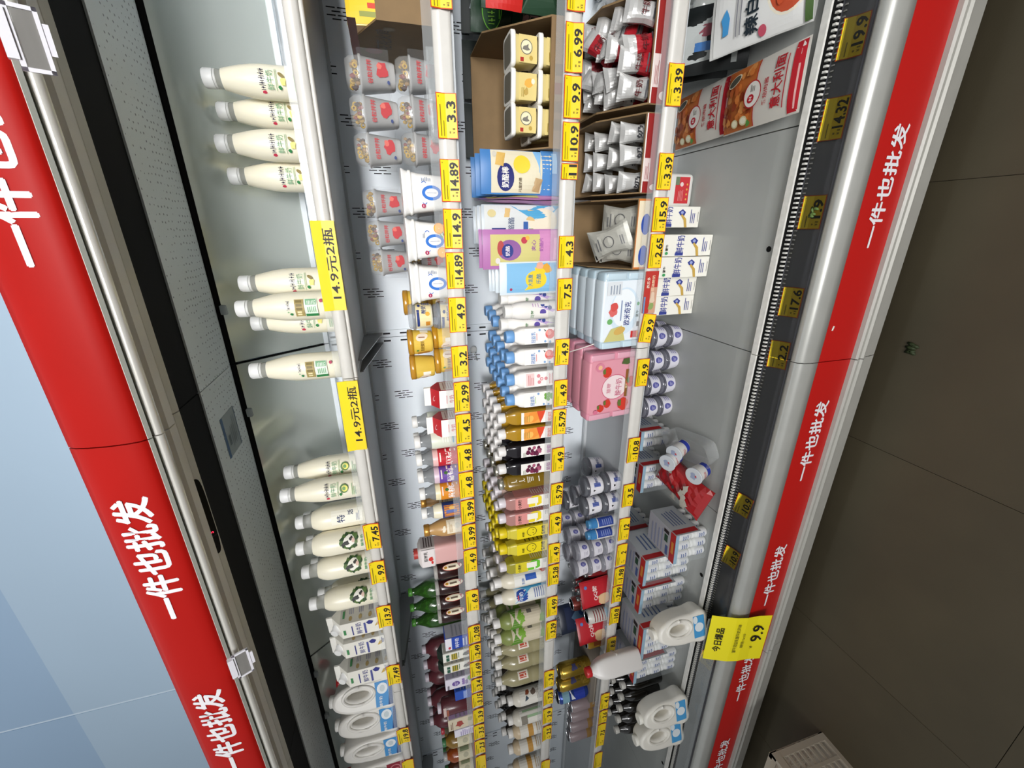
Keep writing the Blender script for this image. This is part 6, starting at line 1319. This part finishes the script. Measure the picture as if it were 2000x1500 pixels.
# price tags lying in the front trough
def btag(px, py, w_, t, lab, rz=0):
    c = atz(px, py, .388); o = spawn(('tag', t, w_, .053), lambda: mk_tag(t, w_, .053), (c.x, .934 - .030, .379), lab, 'price tags in the front trough', (-PI / 2 + .40, 0, rz)); o.location.y = .906; o.location.z = .3832
for px, py, w_, t, lab, rz in ((1665, 75, .085, '19.9', 'yellow price tag reading 19.9 below the kimchi bag', .0), (1635, 232, .095, '14.32', 'yellow price tag reading 14.32 below the spaghetti', 0), (1592, 415, .085, '1.9', 'yellow price tag reading 1.9 with a green scrap on it', 0), (1548, 590, .085, '17.6', 'yellow price tag reading 17.6 in the trough', 0), (1518, 690, .085, '2.2', 'yellow price tag reading 2.2 in the trough by the joint', .03), (1457, 990, .085, '10.9', 'yellow price tag reading 10.9 below the red bag', -.12), (1432, 1090, .085, '10.9', 'yellow price tag reading 10.9 beside the offer card', -.12), (1395, 1305, .08, '8.8', 'yellow price tag half hidden past the offer card', -.1)):
    btag(px, py, w_, t, lab, rz)
# scraps, crate, canopy fittings
for i, (x, y, z, s, lab) in enumerate(((atz(1782, 682, .0).x, atz(1782, 682, .0).y, .003, 1.6, 'green leaf scrap lying on the floor'), (atz(1606, 412, .40).x, .925, .398, 1.0, 'green leaf scrap lying on the 1.9 price tag'))):
    b = MB(); rg = random.Random(i)
    for k in range(5): b.loft([(-.002, .004 * s, .002), (.0, .010 * s, .004 * s), (.002, .003 * s, .002)], mat('5f7a3c' if i else '2f3a1c', .6), 7, xf=Matrix.Translation((x + rg.uniform(-.012, .012) * s, y + rg.uniform(-.006, .006), z)) @ Matrix.Rotation(rg.uniform(0, 3), 4, 'Z'))
    tag(b.build('leaf_scrap'), lab, 'leaf')
b = MB(); b.rbox(.014, .001, .006, .0004, mat('e6e2da', .5), 1); o = b.build('paper_flake'); o.location = (at(1627, 642, .860).x, .8598, at(1627, 642, .860).z - .003); o.rotation_euler = (0, .2, 0); tag(o, 'small white paper flake stuck on the red base band', 'flake')
def crate():
    T = thing('plastic_crate', 'pale plastic crate with lattice sides standing on the floor by the chiller', 'crate'); m = mat('b0a594', .5); w, d, h = .42, .36, .26
    for sx, sy, L_, ax in ((0, -d / 2, w, 0), (0, d / 2, w, 0), (-w / 2, 0, d, 1), (w / 2, 0, d, 1)):
        def bar(a0, a1, z0, z1, t, nm):
            b = MB(); b.box(a0, a1, sy - t, sy + t, z0, z1, m) if ax == 0 else b.box(sx - t, sx + t, a0, a1, z0, z1, m); b.build(nm, T)
        bar(-L_ / 2, L_ / 2, h - .03, h, .008, 'rim'); bar(-L_ / 2, L_ / 2, 0, .016, .007, 'foot_rail')
        bar(-L_ / 2, -L_ / 2 + .022, 0, h, .0065, 'corner_post'); bar(L_ / 2 - .022, L_ / 2, 0, h, .0065, 'corner_post')
        for k in range(1, int(L_ / .07)): t_ = -L_ / 2 + .07 * k; bar(t_ - .006, t_ + .006, .01, h - .02, .0055, 'upright')
        for k in range(8): z_ = .036 + .026 * k; bar(-L_ / 2, L_ / 2, z_, z_ + .009, .004, 'slat')
    b = MB(); b.box(-w / 2, w / 2, -d / 2, d / 2, .004, .012, m); b.build('bottom', T)
    return T
o = crate(); o.location = (-1.935 - .21, .675 - .18, 0)
def clip():
    T = thing('label_holder', '', 'label holder'); m = mat('e6e4ea', .3); w, h = .078, .034
    for x0, x1, z0, z1 in ((-w / 2, w / 2, h - .006, h), (-w / 2, w / 2, 0, .005), (-w / 2, -w / 2 + .005, 0, h), (w / 2 - .005, w / 2, 0, h)):
        b = MB(); b.box(x0, x1, -.004, 0, z0, z1, m); b.build('frame_bar', T)
    b = MB(); b.box(-w * .34, w * .40, -.0065, .004, h - .002, h + .010, m); b.build('clip_bar', T); b = MB(); b.box(-w * .2, w * .28, -.003, .0, -.007, 0, m); b.build('lower_tab', T)
    b = MB(); b.box(-w / 2 + .005, w / 2 - .005, -.002, -.001, .005, h - .006, mat('8c8a86', .3, alpha=.7)); b.build('window', T); return T
spawn('clip', clip, (.247, .862, 1.935), 'white plastic label holder clipped under the canopy at the near end', 'label holders on the canopy', (.45, 0, 0)); spawn('clip', clip, (-.995, .862, 1.935), 'white plastic label holder clipped under the canopy further along', 'label holders on the canopy', (.45, 0, 0))
T_ = thing('controller_panel', 'dark controller display slot with red digits under the canopy', 'display'); b = MB(); b.loft([(0, .105, .013, 4), (.003, .105, .013, 4)], mat('0c0d0c', .2), 24); b.build('slot_cover', T_); b = MB(); b.box(-.055, -.052, -.012, .012, -.0006, 0, mat('2a2c28', .5)); b.build('divider', T_)
p = Print(); p.txt('-3', -.045, .0, .011, mat('ff2a4a', .5, emit=1.6), .02); p.build('digits', T_, lambda u, v, o: (u, v, -o)); T_.location = (-.630, .950, 1.9755); T_.rotation_euler = (-.65, 0, 0)
T_ = thing('plate_sticker', 'pale blue paper sticker on the perforated canopy plate', 'sticker'); b = MB(); b.box(-.06, .06, -.05, .05, -.0006, 0, mat('9ba3a4', .5)); b.build('paper', T_); p = Print(); p.rect(-.06, -.05, .06, -.036, ink('44658a')); p.rect(-.06, .046, .06, .05, ink('5a6f86')); p.rect(-.03, -.026, .0, -.012, ink('6a7478')); p.lines(-.04, -.005, .045, .04, 4, ink('848c8e'), .3, 2); p.build('sticker_print', T_, lambda u, v, o: (u, v, -.0006 - o)); T_.location = (-.535, 1.215, 1.9842)
for i, (px, py) in enumerate(((450, 605), (497, 805), (606, 1320), (625, 1402))):
    q = at(px, py, 1.338); b = MB(); b.rbox(.026, .012, .016, .002, mat('a8aeae', .4), 1); o = b.build('hook_clip'); o.location = (q.x, 1.339, 1.962); tag(o, ('small grey clip on the black seal above the group of three bottles', 'small grey clip on the black seal above the bare shelf', 'small grey clip on the black seal above the slanted cartons', 'small grey clip on the black seal above the milk jugs')[i], 'clip', 'clips on the canopy seal')
